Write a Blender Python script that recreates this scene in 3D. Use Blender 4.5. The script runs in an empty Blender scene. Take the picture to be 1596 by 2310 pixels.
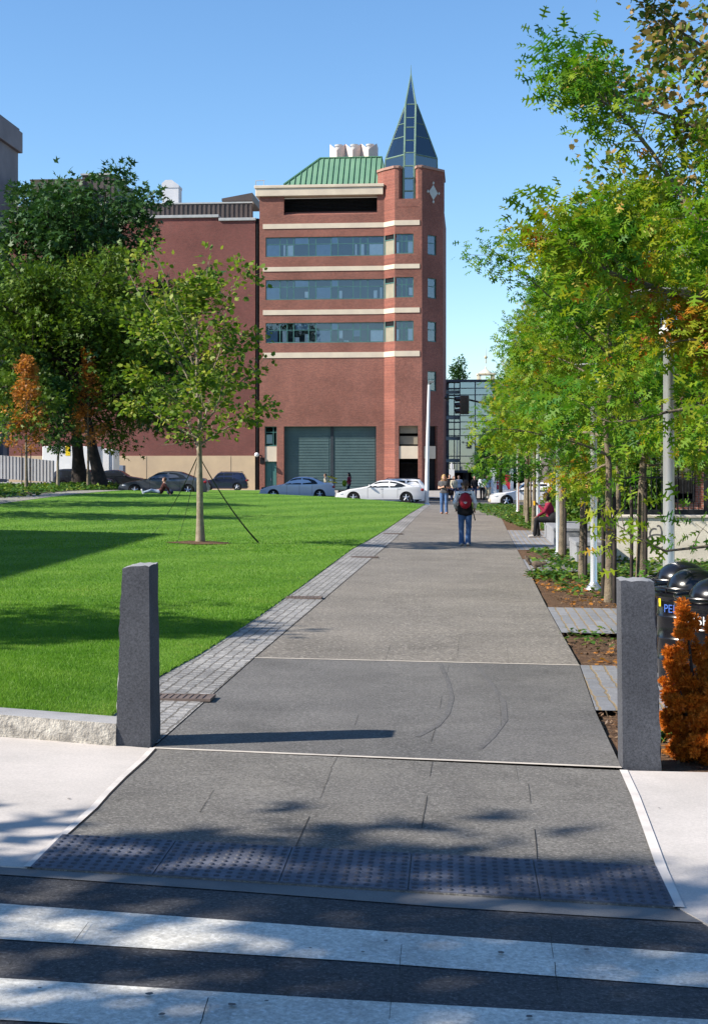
import bpy, bmesh, math, random
import numpy as np
from mathutils import Vector, Matrix
R = math.radians
sc = bpy.context.scene
COL = sc.collection

# ------------------------------------------------------------------ camera, sky, sun, exposure
F, CX, HY, CZ = 3200.0, 798.0, 1060.0, 1.95      # photo measured on a 1596 x 2310 grid
cam_d = bpy.data.cameras.new('camera'); cam = bpy.data.objects.new('camera', cam_d); COL.objects.link(cam)
cam.location = (0, 0, CZ); cam.rotation_euler = (R(90), 0, 0)
cam_d.sensor_fit = 'VERTICAL'; cam_d.sensor_height = 36; cam_d.lens = 36 * F / 2310
cam_d.shift_y = -(1155 - HY) / 2310
cam_d.clip_start = 0.1; cam_d.clip_end = 3000
sc.camera = cam
SUN_EL, SHADOW_AZ = 36.0, 17.0                   # shadows run to the right and slightly away
world = bpy.data.worlds.new('World'); sc.world = world; world.use_nodes = True
wn = world.node_tree.nodes; wl = world.node_tree.links
sky = wn.new('ShaderNodeTexSky'); sky.sky_type = 'NISHITA'; sky.sun_disc = False
sky.sun_elevation = R(SUN_EL); sky.sun_rotation = R(270 - SHADOW_AZ)
sky.air_density = 1.0; sky.dust_density = 0.2; sky.ozone_density = 3.6; sky.altitude = 20
bg = wn['Background']; bg.inputs['Strength'].default_value = 0.108
hs = wn.new('ShaderNodeHueSaturation'); hs.inputs['Saturation'].default_value = 1.13; wl.new(sky.outputs[0], hs.inputs['Color']); wl.new(hs.outputs[0], bg.inputs['Color'])
sun_d = bpy.data.lights.new('sun', 'SUN'); sun_d.energy = 4.6; sun_d.angle = R(0.53); sun_d.color = (1.0, 0.93, 0.82)
sun = bpy.data.objects.new('sun', sun_d); COL.objects.link(sun)
ldir = Vector((math.cos(R(SHADOW_AZ)) * math.cos(R(SUN_EL)), math.sin(R(SHADOW_AZ)) * math.cos(R(SUN_EL)), -math.sin(R(SUN_EL))))
sun.rotation_euler = ldir.to_track_quat('-Z', 'Y').to_euler()
sun.location = (-40, -10, 40)
sc.view_settings.view_transform = 'Standard'; sc.view_settings.look = 'None'
sc.view_settings.exposure = 0.95; sc.view_settings.gamma = 1.0
sc.cycles.max_bounces = 6; sc.cycles.transparent_max_bounces = 12
sc.cycles.use_adaptive_sampling = True

# ------------------------------------------------------------------ materials
def _nt(name):
    m = bpy.data.materials.new(name); m.use_nodes = True
    nt = m.node_tree; return m, nt, nt.nodes, nt.links, nt.nodes['Principled BSDF']
def c4(c): return (c[0], c[1], c[2], 1.0)
def pos(nd, ln, rot=0.0, obj=False, scale=(1, 1, 1)):
    if obj: t = nd.new('ShaderNodeTexCoord').outputs['Object']
    else: t = nd.new('ShaderNodeNewGeometry').outputs['Position']
    if rot or scale != (1, 1, 1):
        mp = nd.new('ShaderNodeMapping'); mp.inputs['Rotation'].default_value = (0, 0, rot); mp.inputs['Scale'].default_value = scale
        ln.new(t, mp.inputs['Vector']); t = mp.outputs[0]
    return t
def noise(nd, ln, vec, scale, detail=5, rough=.6):
    n = nd.new('ShaderNodeTexNoise'); n.inputs['Scale'].default_value = scale; n.inputs['Detail'].default_value = detail
    n.inputs['Roughness'].default_value = rough; ln.new(vec, n.inputs['Vector']); return n.outputs['Fac']
def ramp(nd, ln, fac, stops):
    r = nd.new('ShaderNodeValToRGB'); e = r.color_ramp.elements
    while len(e) < len(stops): e.new(0.5)
    for k, (p, c) in enumerate(stops):
        e[k].position = p; e[k].color = c4(c) if len(c) == 3 else c
    ln.new(fac, r.inputs['Fac']); return r.outputs['Color']
def mix(nd, ln, fac, a, b, mode='MIX'):
    m = nd.new('ShaderNodeMix'); m.data_type = 'RGBA'; m.blend_type = mode
    for s, v in ((m.inputs[0], fac), (m.inputs[6], a), (m.inputs[7], b)):
        if isinstance(v, (int, float)): s.default_value = v
        elif isinstance(v, tuple): s.default_value = c4(v)
        else: ln.new(v, s)
    return m.outputs[2]
def bumpn(nd, ln, h, strength, dist=.02):
    b = nd.new('ShaderNodeBump'); b.inputs['Strength'].default_value = strength; b.inputs['Distance'].default_value = dist
    ln.new(h, b.inputs['Height']); return b.outputs[0]
_cache = {}
def mat(name, c1, c2=None, scale=4.0, rough=.8, spec=.3, metal=0.0, bump=0.0, bscale=60.0, bdist=.01, speck=0.0, sscale=140.0, coat=0.0, obj=False, lo=.35, hi=.65, stain=0.0, fleck=0.0, fscale=50.0):
    """plain surface: two colours mixed by a broad noise, a fine speckle, a bump"""
    if name in _cache: return _cache[name]
    m, nt, nd, ln, b = _nt(name); _cache[name] = m
    b.inputs['Roughness'].default_value = rough; b.inputs['Specular IOR Level'].default_value = spec
    b.inputs['Metallic'].default_value = metal; b.inputs['Coat Weight'].default_value = coat; b.inputs['Coat Roughness'].default_value = .05
    c2 = c2 or tuple(x * .8 for x in c1)
    p = pos(nd, ln, obj=obj)
    col = ramp(nd, ln, noise(nd, ln, p, scale), [(lo, c1), (hi, c2)])
    if speck:
        g = ramp(nd, ln, noise(nd, ln, p, sscale, 5, .85), [(.34, (1 - speck,) * 3), (.66, (1 + speck,) * 3)])
        col = mix(nd, ln, 1.0, col, g, 'MULTIPLY')
    if stain:
        s_ = ramp(nd, ln, noise(nd, ln, p, .55, 9, .72), [(.32, (1 - stain,) * 3), (.5, (1.0,) * 3), (.68, (1 + stain * .6,) * 3)]); col = mix(nd, ln, 1.0, col, s_, 'MULTIPLY')
    if fleck:
        f1 = ramp(nd, ln, noise(nd, ln, p, fscale, 2, .5), [(.56, (0, 0, 0)), (.66, (1, 1, 1))]); k1 = nd.new('ShaderNodeMath'); k1.operation = 'MULTIPLY'; k1.inputs[1].default_value = fleck; ln.new(f1, k1.inputs[0])
        col = mix(nd, ln, k1.outputs[0], col, tuple(min(1, x * 2.6) for x in c1))
        f2 = ramp(nd, ln, noise(nd, ln, p, fscale * .83, 2, .5), [(.34, (1, 1, 1)), (.44, (0, 0, 0))]); k2 = nd.new('ShaderNodeMath'); k2.operation = 'MULTIPLY'; k2.inputs[1].default_value = fleck; ln.new(f2, k2.inputs[0])
        col = mix(nd, ln, k2.outputs[0], col, tuple(x * .35 for x in c2))
    ln.new(col, b.inputs['Base Color'])
    if bump: ln.new(bumpn(nd, ln, noise(nd, ln, p, bscale, 4, .65), bump, bdist), b.inputs['Normal'])
    return m
YAW = R(-4.8)                                     # the path and the buildings are turned this much
def brickmat(name, c1, c2, cm, bw, bh, mortar=.01, rough=.85, bump=.3, axes='uz', rot=0.0, obj=True, var=.25, off=.5, vscale=.35):
    if name in _cache: return _cache[name]
    m, nt, nd, ln, b = _nt(name); _cache[name] = m
    b.inputs['Roughness'].default_value = rough; b.inputs['Specular IOR Level'].default_value = .25
    p = pos(nd, ln, obj=obj, rot=rot)
    if axes == 'uz':
        s = nd.new('ShaderNodeSeparateXYZ'); ln.new(p, s.inputs[0]); c = nd.new('ShaderNodeCombineXYZ')
        a = nd.new('ShaderNodeMath'); a.operation = 'ADD'; ln.new(s.outputs[0], a.inputs[0]); ln.new(s.outputs[1], a.inputs[1])
        ln.new(a.outputs[0], c.inputs[0]); ln.new(s.outputs[2], c.inputs[1]); v = c.outputs[0]
    elif axes == 'yx':
        s = nd.new('ShaderNodeSeparateXYZ'); ln.new(p, s.inputs[0]); c = nd.new('ShaderNodeCombineXYZ')
        ln.new(s.outputs[1], c.inputs[0]); ln.new(s.outputs[0], c.inputs[1]); v = c.outputs[0]
    else: v = p
    # a little wobble so the courses are not ruler straight
    if axes != 'uz':
        wob = nd.new('ShaderNodeTexNoise'); wob.inputs['Scale'].default_value = 6.0; ln.new(p, wob.inputs['Vector'])
        vm = nd.new('ShaderNodeVectorMath'); vm.operation = 'MULTIPLY_ADD'; ln.new(wob.outputs['Color'], vm.inputs[0])
        vm.inputs[1].default_value = (.055, .055, 0); ln.new(v, vm.inputs[2]); v = vm.outputs[0]
    t = nd.new('ShaderNodeTexBrick'); t.offset = off; t.inputs['Scale'].default_value = 1.0
    t.inputs['Brick Width'].default_value = bw; t.inputs['Row Height'].default_value = bh; t.inputs['Mortar Size'].default_value = mortar
    t.inputs['Mortar Smooth'].default_value = .2; t.inputs['Bias'].default_value = 0
    t.inputs['Color1'].default_value = c4(c1); t.inputs['Color2'].default_value = c4(c2); t.inputs['Mortar'].default_value = c4(cm)
    ln.new(v, t.inputs['Vector'])
    n1 = ramp(nd, ln, noise(nd, ln, p, vscale, 6, .65), [(.3, (1 - var,) * 3), (.7, (1 + var,) * 3)])
    col = mix(nd, ln, 1.0, t.outputs['Color'], n1, 'MULTIPLY')
    n2 = ramp(nd, ln, noise(nd, ln, p, 9.0, 3, .7), [(.3, (1 - var * .8,) * 3), (.7, (1 + var * .8,) * 3)])
    col = mix(nd, ln, 1.0, col, n2, 'MULTIPLY')
    ln.new(col, b.inputs['Base Color'])
    if bump:
        inv = nd.new('ShaderNodeMath'); inv.operation = 'SUBTRACT'; inv.inputs[0].default_value = 1; ln.new(t.outputs['Fac'], inv.inputs[1])
        ad = nd.new('ShaderNodeMath'); ad.operation = 'MULTIPLY_ADD'; ln.new(noise(nd, ln, p, 25, 4, .7), ad.inputs[0]); ad.inputs[1].default_value = .8
        ln.new(inv.outputs[0], ad.inputs[2])
        ln.new(bumpn(nd, ln, ad.outputs[0], bump, .02), b.inputs['Normal'])
    return m
def leafmat(name, stops, nscale=.8, trans=.35, island=.45, rough=.5):
    """leaf colour from a spatial noise plus a random value per leaf"""
    m, nt, nd, ln, b = _nt(name)
    g = nd.new('ShaderNodeNewGeometry'); oi = nd.new('ShaderNodeObjectInfo')
    n = noise(nd, ln, g.outputs['Position'], nscale, 3, .6)
    st = nd.new('ShaderNodeMapRange'); st.inputs[1].default_value = .3; st.inputs[2].default_value = .7; ln.new(n, st.inputs[0])
    a = nd.new('ShaderNodeMix'); a.inputs[0].default_value = island; ln.new(st.outputs[0], a.inputs[2]); ln.new(g.outputs['Random Per Island'], a.inputs[3])
    o = nd.new('ShaderNodeMath'); o.operation = 'MULTIPLY_ADD'; ln.new(oi.outputs['Random'], o.inputs[0]); o.inputs[1].default_value = .12; ln.new(a.outputs[0], o.inputs[2])
    s = nd.new('ShaderNodeMath'); s.operation = 'SUBTRACT'; ln.new(o.outputs[0], s.inputs[0]); s.inputs[1].default_value = .06
    col = ramp(nd, ln, s.outputs[0], stops)
    ln.new(col, b.inputs['Base Color']); b.inputs['Roughness'].default_value = rough; b.inputs['Specular IOR Level'].default_value = .22
    tr = nd.new('ShaderNodeBsdfTranslucent'); lc = mix(nd, ln, 1.0, col, (1.25, 1.35, .7), 'MULTIPLY'); ln.new(lc, tr.inputs['Color'])
    ms = nd.new('ShaderNodeMixShader'); ms.inputs[0].default_value = trans
    ln.new(b.outputs[0], ms.inputs[1]); ln.new(tr.outputs[0], ms.inputs[2]); ln.new(ms.outputs[0], nd['Material Output'].inputs['Surface'])
    return m
def glassmat(name, tint=(.5, .6, .65), refl=.4, rough=.02, rc=(.9, .95, 1)):
    m, nt, nd, ln, b = _nt(name)
    t = nd.new('ShaderNodeBsdfTransparent'); t.inputs['Color'].default_value = c4(tint)
    g = nd.new('ShaderNodeBsdfGlossy'); g.inputs['Roughness'].default_value = rough; g.inputs['Color'].default_value = c4(rc)
    f = nd.new('ShaderNodeFresnel'); f.inputs['IOR'].default_value = 1.5
    a = nd.new('ShaderNodeMath'); a.operation = 'ADD'; a.use_clamp = True; a.inputs[1].default_value = refl; ln.new(f.outputs[0], a.inputs[0])
    ms = nd.new('ShaderNodeMixShader'); ln.new(a.outputs[0], ms.inputs[0]); ln.new(t.outputs[0], ms.inputs[1]); ln.new(g.outputs[0], ms.inputs[2])
    ln.new(ms.outputs[0], nd['Material Output'].inputs['Surface']); return m

# ------------------------------------------------------------------ objects, properties
def tag(o, label=None, cat=None, group=None, kind=None):
    if label: o['label'] = label
    if cat: o['category'] = cat
    if group: o['group'] = group
    if kind: o['kind'] = kind
    return o
def empty(name, loc=(0, 0, 0), rz=0.0, label=None, cat=None, group=None):
    o = bpy.data.objects.new(name, None); COL.objects.link(o); o.location = loc; o.rotation_euler = (0, 0, rz); o.empty_display_size = .2
    return tag(o, label, cat, group)
def copy_tree(o, parent=None):
    c = o.copy(); COL.objects.link(c); c.parent = parent
    for ch in list(o.children): copy_tree(ch, c)
    return c
def meshobj(name, verts, faces, mats, parent=None, mi=None, smooth=None, bevel=0.0, bseg=1):
    me = bpy.data.meshes.new(name); me.from_pydata([tuple(v) for v in verts], [], [tuple(f) for f in faces])
    for m in (mats if isinstance(mats, (list, tuple)) else [mats]): me.materials.append(m)
    if mi is not None and any(mi): me.polygons.foreach_set('material_index', mi)
    if bevel:
        bm = bmesh.new(); bm.from_mesh(me); bmesh.ops.remove_doubles(bm, verts=bm.verts, dist=1e-5)
        es = [e for e in bm.edges if len(e.link_faces) == 2 and e.calc_face_angle(0) > R(30)]
        bmesh.ops.bevel(bm, geom=es, offset=bevel, segments=bseg, affect='EDGES', clamp_overlap=True); bm.to_mesh(me); bm.free()
    if smooth is not None:
        me.polygons.foreach_set('use_smooth', [True] * len(me.polygons)); me.set_sharp_from_angle(angle=R(smooth))
    me.update()
    o = bpy.data.objects.new(name, me); COL.objects.link(o)
    if parent: o.parent = parent
    return o
class MB:
    def __init__(s): s.v, s.f, s.mi = [], [], []
    def add(s, vs, fs, mi=0):
        n = len(s.v); s.v += [tuple(v) for v in vs]; s.f += [tuple(i + n for i in f) for f in fs]; s.mi += [mi] * len(fs); return s
    def box(s, x0, x1, y0, y1, z0, z1, mi=0):
        return s.add([(x0,y0,z0),(x1,y0,z0),(x1,y1,z0),(x0,y1,z0),(x0,y0,z1),(x1,y0,z1),(x1,y1,z1),(x0,y1,z1)],
                     [(3,2,1,0),(4,5,6,7),(0,1,5,4),(1,2,6,5),(2,3,7,6),(3,0,4,7)], mi)
    def prism(s, poly, z0, z1, mi=0):            # poly counter-clockwise in x,y
        n = len(poly); z0 = z0 if hasattr(z0, '__len__') else [z0] * n; z1 = z1 if hasattr(z1, '__len__') else [z1] * n
        return s.add([(p[0], p[1], z) for p, z in zip(poly, z0)] + [(p[0], p[1], z) for p, z in zip(poly, z1)],
                     [tuple(range(n - 1, -1, -1)), tuple(range(n, 2 * n))] + [(i, (i + 1) % n, n + (i + 1) % n, n + i) for i in range(n)], mi)
    def prism_y(s, poly, y0, y1, mi=0):          # poly in x,z (counter-clockwise seen from -y)
        n = len(poly)
        return s.add([(p[0], y0, p[1]) for p in poly] + [(p[0], y1, p[1]) for p in poly],
                     [tuple(range(n)), tuple(range(2 * n - 1, n - 1, -1))] + [((i + 1) % n, i, n + i, n + (i + 1) % n) for i in range(n)], mi)
    def bar(s, a, b, w, h=None, mi=0):           # square bar between two points
        return s.tube([a, b], [w * .7071, w * .7071], 4, mi, twist=R(45), flat=h / w if h else 1)
    def tube(s, pts, rad, n=8, mi=0, cap=True, twist=0.0, flat=1.0):
        P = [Vector(p) for p in pts]; rad = rad if hasattr(rad, '__len__') else [rad] * len(P)
        t0 = (P[1] - P[0]).normalized(); ref = Vector((0, 0, 1)) if abs(t0.z) < .9 else Vector((1, 0, 0))
        u = t0.cross(ref).normalized(); vs = []; fs = []
        for i, p in enumerate(P):
            t = (P[min(i + 1, len(P) - 1)] - P[max(i - 1, 0)]).normalized()
            u = (u - t * u.dot(t)).normalized(); w = t.cross(u)
            for k in range(n):
                a = 2 * math.pi * k / n + twist
                vs.append(p + (u * math.cos(a) + w * math.sin(a) * flat) * rad[i])
        for i in range(len(P) - 1):
            for k in range(n):
                fs.append((i * n + k, i * n + (k + 1) % n, (i + 1) * n + (k + 1) % n, (i + 1) * n + k))
        if cap:
            fs.append(tuple(range(n - 1, -1, -1))); fs.append(tuple(range((len(P) - 1) * n, len(P) * n)))
        return s.add(vs, fs, mi)
    def lathe(s, prof, n=24, c=(0, 0, 0), mi=0, axis='z'):
        vs, fs = [], []
        for r, z in prof:
            for k in range(n):
                a = 2 * math.pi * k / n; q = (r * math.cos(a), r * math.sin(a), z)
                if axis == 'y': q = (q[0], q[2], q[1])
                vs.append((q[0] + c[0], q[1] + c[1], q[2] + c[2]))
        for i in range(len(prof) - 1):
            for k in range(n):
                q = (i * n + k, i * n + (k + 1) % n, (i + 1) * n + (k + 1) % n, (i + 1) * n + k)
                fs.append(q if axis == 'z' else q[::-1])
        return s.add(vs, fs, mi)
    def ball(s, c, r, nu=14, nv=9, mi=0):
        r = r if hasattr(r, '__len__') else (r, r, r)
        prof = [(max(1e-4, math.sin(math.pi * i / nv)), -math.cos(math.pi * i / nv)) for i in range(nv + 1)]
        k = len(s.v); s.lathe(prof, nu, (0, 0, 0), mi)
        for i in range(k, len(s.v)):
            x, y, z = s.v[i]; s.v[i] = (c[0] + x * r[0], c[1] + y * r[1], c[2] + z * r[2])
        return s
    def quad(s, a, b, c, d, mi=0): return s.add([a, b, c, d], [(0, 1, 2, 3)], mi)
    def build(s, name, mats, parent=None, smooth=None, bevel=0.0, bseg=1):
        return meshobj(name, s.v, s.f, mats, parent, s.mi, smooth, bevel, bseg)
def fastmesh(name, V, LI, LS, mats, parent=None, mi=None, smooth=False):
    """numpy mesh: V (n,3), LI loop vertex indices, LS loops per face"""
    me = bpy.data.meshes.new(name); V = np.asarray(V, np.float32); LI = np.asarray(LI, np.int32).ravel(); LS = np.asarray(LS, np.int32)
    me.vertices.add(len(V)); me.vertices.foreach_set('co', V.ravel())
    me.loops.add(len(LI)); me.loops.foreach_set('vertex_index', LI)
    me.polygons.add(len(LS)); me.polygons.foreach_set('loop_start', np.concatenate([[0], np.cumsum(LS)[:-1]]).astype(np.int32))
    for m in (mats if isinstance(mats, (list, tuple)) else [mats]): me.materials.append(m)
    if mi is not None: me.polygons.foreach_set('material_index', np.asarray(mi, np.int32))
    if smooth: me.polygons.foreach_set('use_smooth', np.ones(len(LS), bool))
    me.update(calc_edges=True); me.validate()
    o = bpy.data.objects.new(name, me); COL.objects.link(o)
    if parent: o.parent = parent
    return o
def text_mesh(body, size, name, m, parent=None, place=None, extrude=.001):
    cu = bpy.data.curves.new(name, 'FONT'); cu.body = body; cu.size = size; cu.extrude = extrude; cu.align_x = 'CENTER'; cu.align_y = 'CENTER'
    o = bpy.data.objects.new(name, cu); COL.objects.link(o); dg = bpy.context.evaluated_depsgraph_get()
    me = bpy.data.meshes.new_from_object(o.evaluated_get(dg)); bpy.data.objects.remove(o); bpy.data.curves.remove(cu)
    vs = [place(v.co) for v in me.vertices] if place else [tuple(v.co) for v in me.vertices]; fs = [tuple(p.vertices) for p in me.polygons]
    bpy.data.meshes.remove(me)
    return meshobj(name, vs, fs, m, parent)

# ------------------------------------------------------------------ implicit surfaces (bodies, hair, clothes, animals)
def caps(P, a, b, ra, rb):
    a = np.array(a, float); b = np.array(b, float); d = b - a; t = np.clip(((P - a) @ d) / max(d @ d, 1e-9), 0, 1)
    return np.linalg.norm(P - a - t[..., None] * d, axis=-1) - (ra + (rb - ra) * t)
def ell(P, c, r):
    q = (P - np.array(c, float)) / np.array(r, float); k = np.linalg.norm(q, axis=-1)
    return (k - 1) * min(r)
def smin(a, b, k=.04):
    h = np.clip(.5 + .5 * (b - a) / k, 0, 1); return b + (a - b) * h - k * h * (1 - h)
def sun_(ds, k=.04):
    r = ds[0]
    for d in ds[1:]: r = smin(r, d, k)
    return r
def nets(fn, lo, hi, vox):
    lo = np.array(lo, float); hi = np.array(hi, float); n = np.maximum(np.ceil((hi - lo) / vox).astype(int) + 1, 4)
    ax = [lo[i] + vox * np.arange(n[i]) for i in range(3)]
    P = np.stack(np.meshgrid(*ax, indexing='ij'), -1); D = fn(P); S = D < 0
    c = sum(S[i:n[0]-1+i, j:n[1]-1+j, k:n[2]-1+k].astype(int) for i in (0,1) for j in (0,1) for k in (0,1))
    act = (c > 0) & (c < 8); idx = -np.ones(act.shape, int); I = np.argwhere(act); idx[act] = np.arange(len(I))
    acc = np.zeros((len(I), 3)); cnt = np.zeros(len(I)); off = [(i, j, k) for i in (0,1) for j in (0,1) for k in (0,1)]
    for a in off:
        for b in off:
            if sum(b) - sum(a) == 1 and all(y >= x for x, y in zip(a, b)):
                da = D[tuple((I + a).T)]; db = D[tuple((I + b).T)]; m = (da < 0) != (db < 0)
                t = np.where(m, da / np.where(m, da - db, 1), 0)
                acc[m] += (I + a + t[:, None] * (np.array(b) - a))[m]; cnt[m] += 1
    V = lo + vox * acc / cnt[:, None]; Fs = []
    for d in range(3):
        e = np.zeros(3, int); e[d] = 1; u, w = (d + 1) % 3, (d + 2) % 3
        sl = [slice(None)] * 3; s2 = [slice(None)] * 3; sl[d] = slice(0, n[d]-1); s2[d] = slice(1, n[d])
        X = np.argwhere(S[tuple(sl)] != S[tuple(s2)])
        if not len(X): continue
        X = X[(X[:, u] > 0) & (X[:, w] > 0) & (X[:, u] < n[u]-1) & (X[:, w] < n[w]-1)]
        eu = np.zeros(3, int); eu[u] = 1; ew = np.zeros(3, int); ew[w] = 1
        q = np.stack([idx[tuple((X - eu - ew).T)], idx[tuple((X - ew).T)], idx[tuple(X.T)], idx[tuple((X - eu).T)]], 1)
        flip = ~S[tuple(X.T)]; q[flip] = q[flip][:, ::-1]; Fs.append(q)
    return V, np.concatenate(Fs)
def sdfobj(name, fn, lo, hi, vox, m, parent=None):
    V, Q = nets(fn, lo, hi, vox)
    return fastmesh(name, V, Q.ravel(), np.full(len(Q), 4), m, parent, smooth=True)

# ------------------------------------------------------------------ terrain: the street and path fall to the right, the lawn rises to a crest
GX = np.array([-60, -30, -15.5, -12, -5, -1, 2.5, 4, 7.5, 15, 40.0])
GY = np.array([-40, 38, 75, 80, 90, 105, 130, 400.0])
b_ = [-.022 * max(-12, min(12, x)) for x in GX]
GZ = np.array([b_, b_,
    [.85, .85, .85, .85, .68, .50, .24, .08, .06, 0, 0],
    [.9, .9, .85, .62, .30, .12, .05, .0, -.05, -.1, -.1],
    [1.0, 1.0, .95, .50, .05, .0, -.02, -.05, -.1, -.1, -.1],
    [.8, .8, .6, .2, .0, -.03, -.05, -.08, -.1, -.1, -.1],
    [.1, .1, .1, .05, .0, .0, .0, .0, .0, .0, .0],
    [0] * 11])
def G(x, y):
    x = np.clip(np.asarray(x, float), -59.9, 39.9); y = np.clip(np.asarray(y, float), -39, 399)
    i = np.clip(np.searchsorted(GX, x) - 1, 0, len(GX) - 2); j = np.clip(np.searchsorted(GY, y) - 1, 0, len(GY) - 2)
    s = (x - GX[i]) / (GX[i + 1] - GX[i]); t = (y - GY[j]) / (GY[j + 1] - GY[j]); t = t * t * (3 - 2 * t)
    return (GZ[j, i] * (1 - s) + GZ[j, i + 1] * s) * (1 - t) + (GZ[j + 1, i] * (1 - s) + GZ[j + 1, i + 1] * s) * t
def g(x, y): return float(G(x, y))
def WP(px, py, d): return ((px - CX) / F * d, d, CZ + (HY - py) / F * d)
def gp(px, py, off=0.0):
    """ground point under a photo pixel"""
    d = 4.0
    while d < 150:
        x, y, z = WP(px, py, d)
        if z <= g(x, y) + off: break
        d += .25
    lo, hi = d - .25, d
    for _ in range(24):
        m = (lo + hi) / 2; x, y, z = WP(px, py, m)
        if z <= g(x, y) + off: hi = m
        else: lo = m
    x, y, z = WP(px, py, hi); return (x, y, g(x, y) + off)
def xat(px, d): return (px - CX) / F * d
# ------------------------------------------------------------------ ground surfaces
rng = np.random.default_rng(7); random.seed(7)
m_asph = mat('asphalt', (.078, .076, .078), (.052, .051, .055), 1.2, .9, .25, bump=.5, bscale=160, bdist=.006, speck=.5, sscale=45, stain=.25, fleck=.36, fscale=66)
m_path_near = mat('path_asphalt_brown', (.160, .150, .136), (.122, .115, .107), .9, .9, .2, bump=.5, bscale=110, bdist=.005, speck=.45, sscale=40, stain=.32, fleck=.32, fscale=60)
m_path_mid = mat('path_asphalt_grey', (.140, .134, .128), (.110, .106, .103), .8, .9, .2, bump=.5, bscale=110, bdist=.005, speck=.42, sscale=40, stain=.28, fleck=.30, fscale=60)
m_path_far = mat('path_asphalt_tan', (.202, .182, .158), (.162, .147, .130), .5, .9, .2, bump=.4, bscale=90, bdist=.005, speck=.40, sscale=24, stain=.24, fleck=.4, fscale=30)
m_conc = mat('concrete', (.53, .485, .45), (.45, .415, .385), 1.4, .85, .25, bump=.15, bscale=90, bdist=.003, speck=.14, sscale=60, stain=.09)
m_conc_d = mat('gutter_concrete', (.20, .195, .19), (.14, .136, .136), 2.0, .85, .25, bump=.2, bscale=90, bdist=.003, speck=.2)
m_joint = mat('joint_mortar', (.58, .52, .45), (.46, .41, .36), 3, .9)
m_paint = mat('crosswalk_paint', (.66, .63, .56), (.46, .44, .40), 2.4, .8, .3, bump=.3, bscale=150, bdist=.004, speck=.3, sscale=40, stain=.2, fleck=.25, fscale=45)
m_tact = mat('tactile_paving', (.118, .124, .155), (.085, .090, .116), 3, .7, .3, speck=.3, sscale=30, stain=.25)
m_dome = mat('dark_domes', (.050, .053, .070), (.070, .073, .090), 9, .6, .3)  # domes coloured darker than the panels they stand on
m_dark = mat('dark_gap', (.018, .016, .016), (.03, .026, .024), 6, .95, .1)
m_cobble = brickmat('granite_setts', (.34, .328, .315), (.235, .23, .228), (.14, .13, .118), .135, .105, .010, bump=.9, axes='yx', obj=False, rot=-YAW, var=.30)
m_paver = brickmat('long_pavers', (.245, .245, .26), (.19, .195, .21), (.25, .19, .115), 1.1, .135, .012, bump=.5, axes='yx', obj=False, rot=-YAW, var=.15)
m_soil = mat('soil', (.12, .095, .07), (.075, .06, .048), 1.5, .95, .1, bump=.6, bscale=30, bdist=.03, speck=.4, sscale=60)
m_mulch = mat('bark_mulch', (.19, .115, .068), (.095, .058, .04), 9, .95, .1, bump=1.0, bscale=45, bdist=.04, speck=.5, sscale=70)
def grassmat():
    m, nt, nd, ln, b = _nt('lawn_grass'); p = pos(nd, ln); pr = pos(nd, ln, rot=R(-63))
    s = nd.new('ShaderNodeSeparateXYZ'); ln.new(pr, s.inputs[0])
    w = nd.new('ShaderNodeMath'); w.operation = 'MULTIPLY'; w.inputs[1].default_value = 2 * math.pi / 2.6; ln.new(s.outputs[1], w.inputs[0])
    sn = nd.new('ShaderNodeMath'); sn.operation = 'SINE'; ln.new(w.outputs[0], sn.inputs[0])
    st = nd.new('ShaderNodeMapRange'); st.inputs[1].default_value = -.6; st.inputs[2].default_value = .6; ln.new(sn.outputs[0], st.inputs[0])
    a = nd.new('ShaderNodeMix'); a.inputs[0].default_value = .68; ln.new(st.outputs[0], a.inputs[2]); ln.new(noise(nd, ln, p, .7, 5, .7), a.inputs[3])
    col = ramp(nd, ln, a.outputs[0], [(.15, (.070, .170, .020)), (.5, (.112, .238, .028)), (.9, (.168, .295, .046))])
    gg = ramp(nd, ln, noise(nd, ln, p, 30, 4, .75), [(.3, (.62, .66, .6)), (.7, (1.35, 1.3, 1.3))]); col = mix(nd, ln, 1.0, col, gg, 'MULTIPLY')
    ln.new(col, b.inputs['Base Color']); b.inputs['Roughness'].default_value = .85; b.inputs['Specular IOR Level'].default_value = .15
    ln.new(bumpn(nd, ln, noise(nd, ln, p, 40, 3, .7), .9, .04), b.inputs['Normal']); return m
m_grass = grassmat()
def drape(name, left, right, ys, nc, off, m, skirt=0.0, bump=None, kind='structure'):
    V, Fc = [], []
    for y in ys:
        xl, xr = float(left(y)), float(right(y))
        for k in range(nc + 1):
            x = xl + (xr - xl) * k / nc; V.append((x, y, g(x, y) + off + (bump(x, y) if bump else 0)))
    n = nc + 1
    for j in range(len(ys) - 1):
        for k in range(nc): Fc.append((j * n + k, j * n + k + 1, (j + 1) * n + k + 1, (j + 1) * n + k))
    if skirt:
        for k in (0, nc):
            o = len(V); V += [(V[j * n + k][0], V[j * n + k][1], V[j * n + k][2] - skirt) for j in range(len(ys))]
            for j in range(len(ys) - 1):
                q = (j * n + k, (j + 1) * n + k, o + j + 1, o + j); Fc.append(q[::-1] if k else q)
    return tag(meshobj(name, V, Fc, m, smooth=60), kind=kind)
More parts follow.
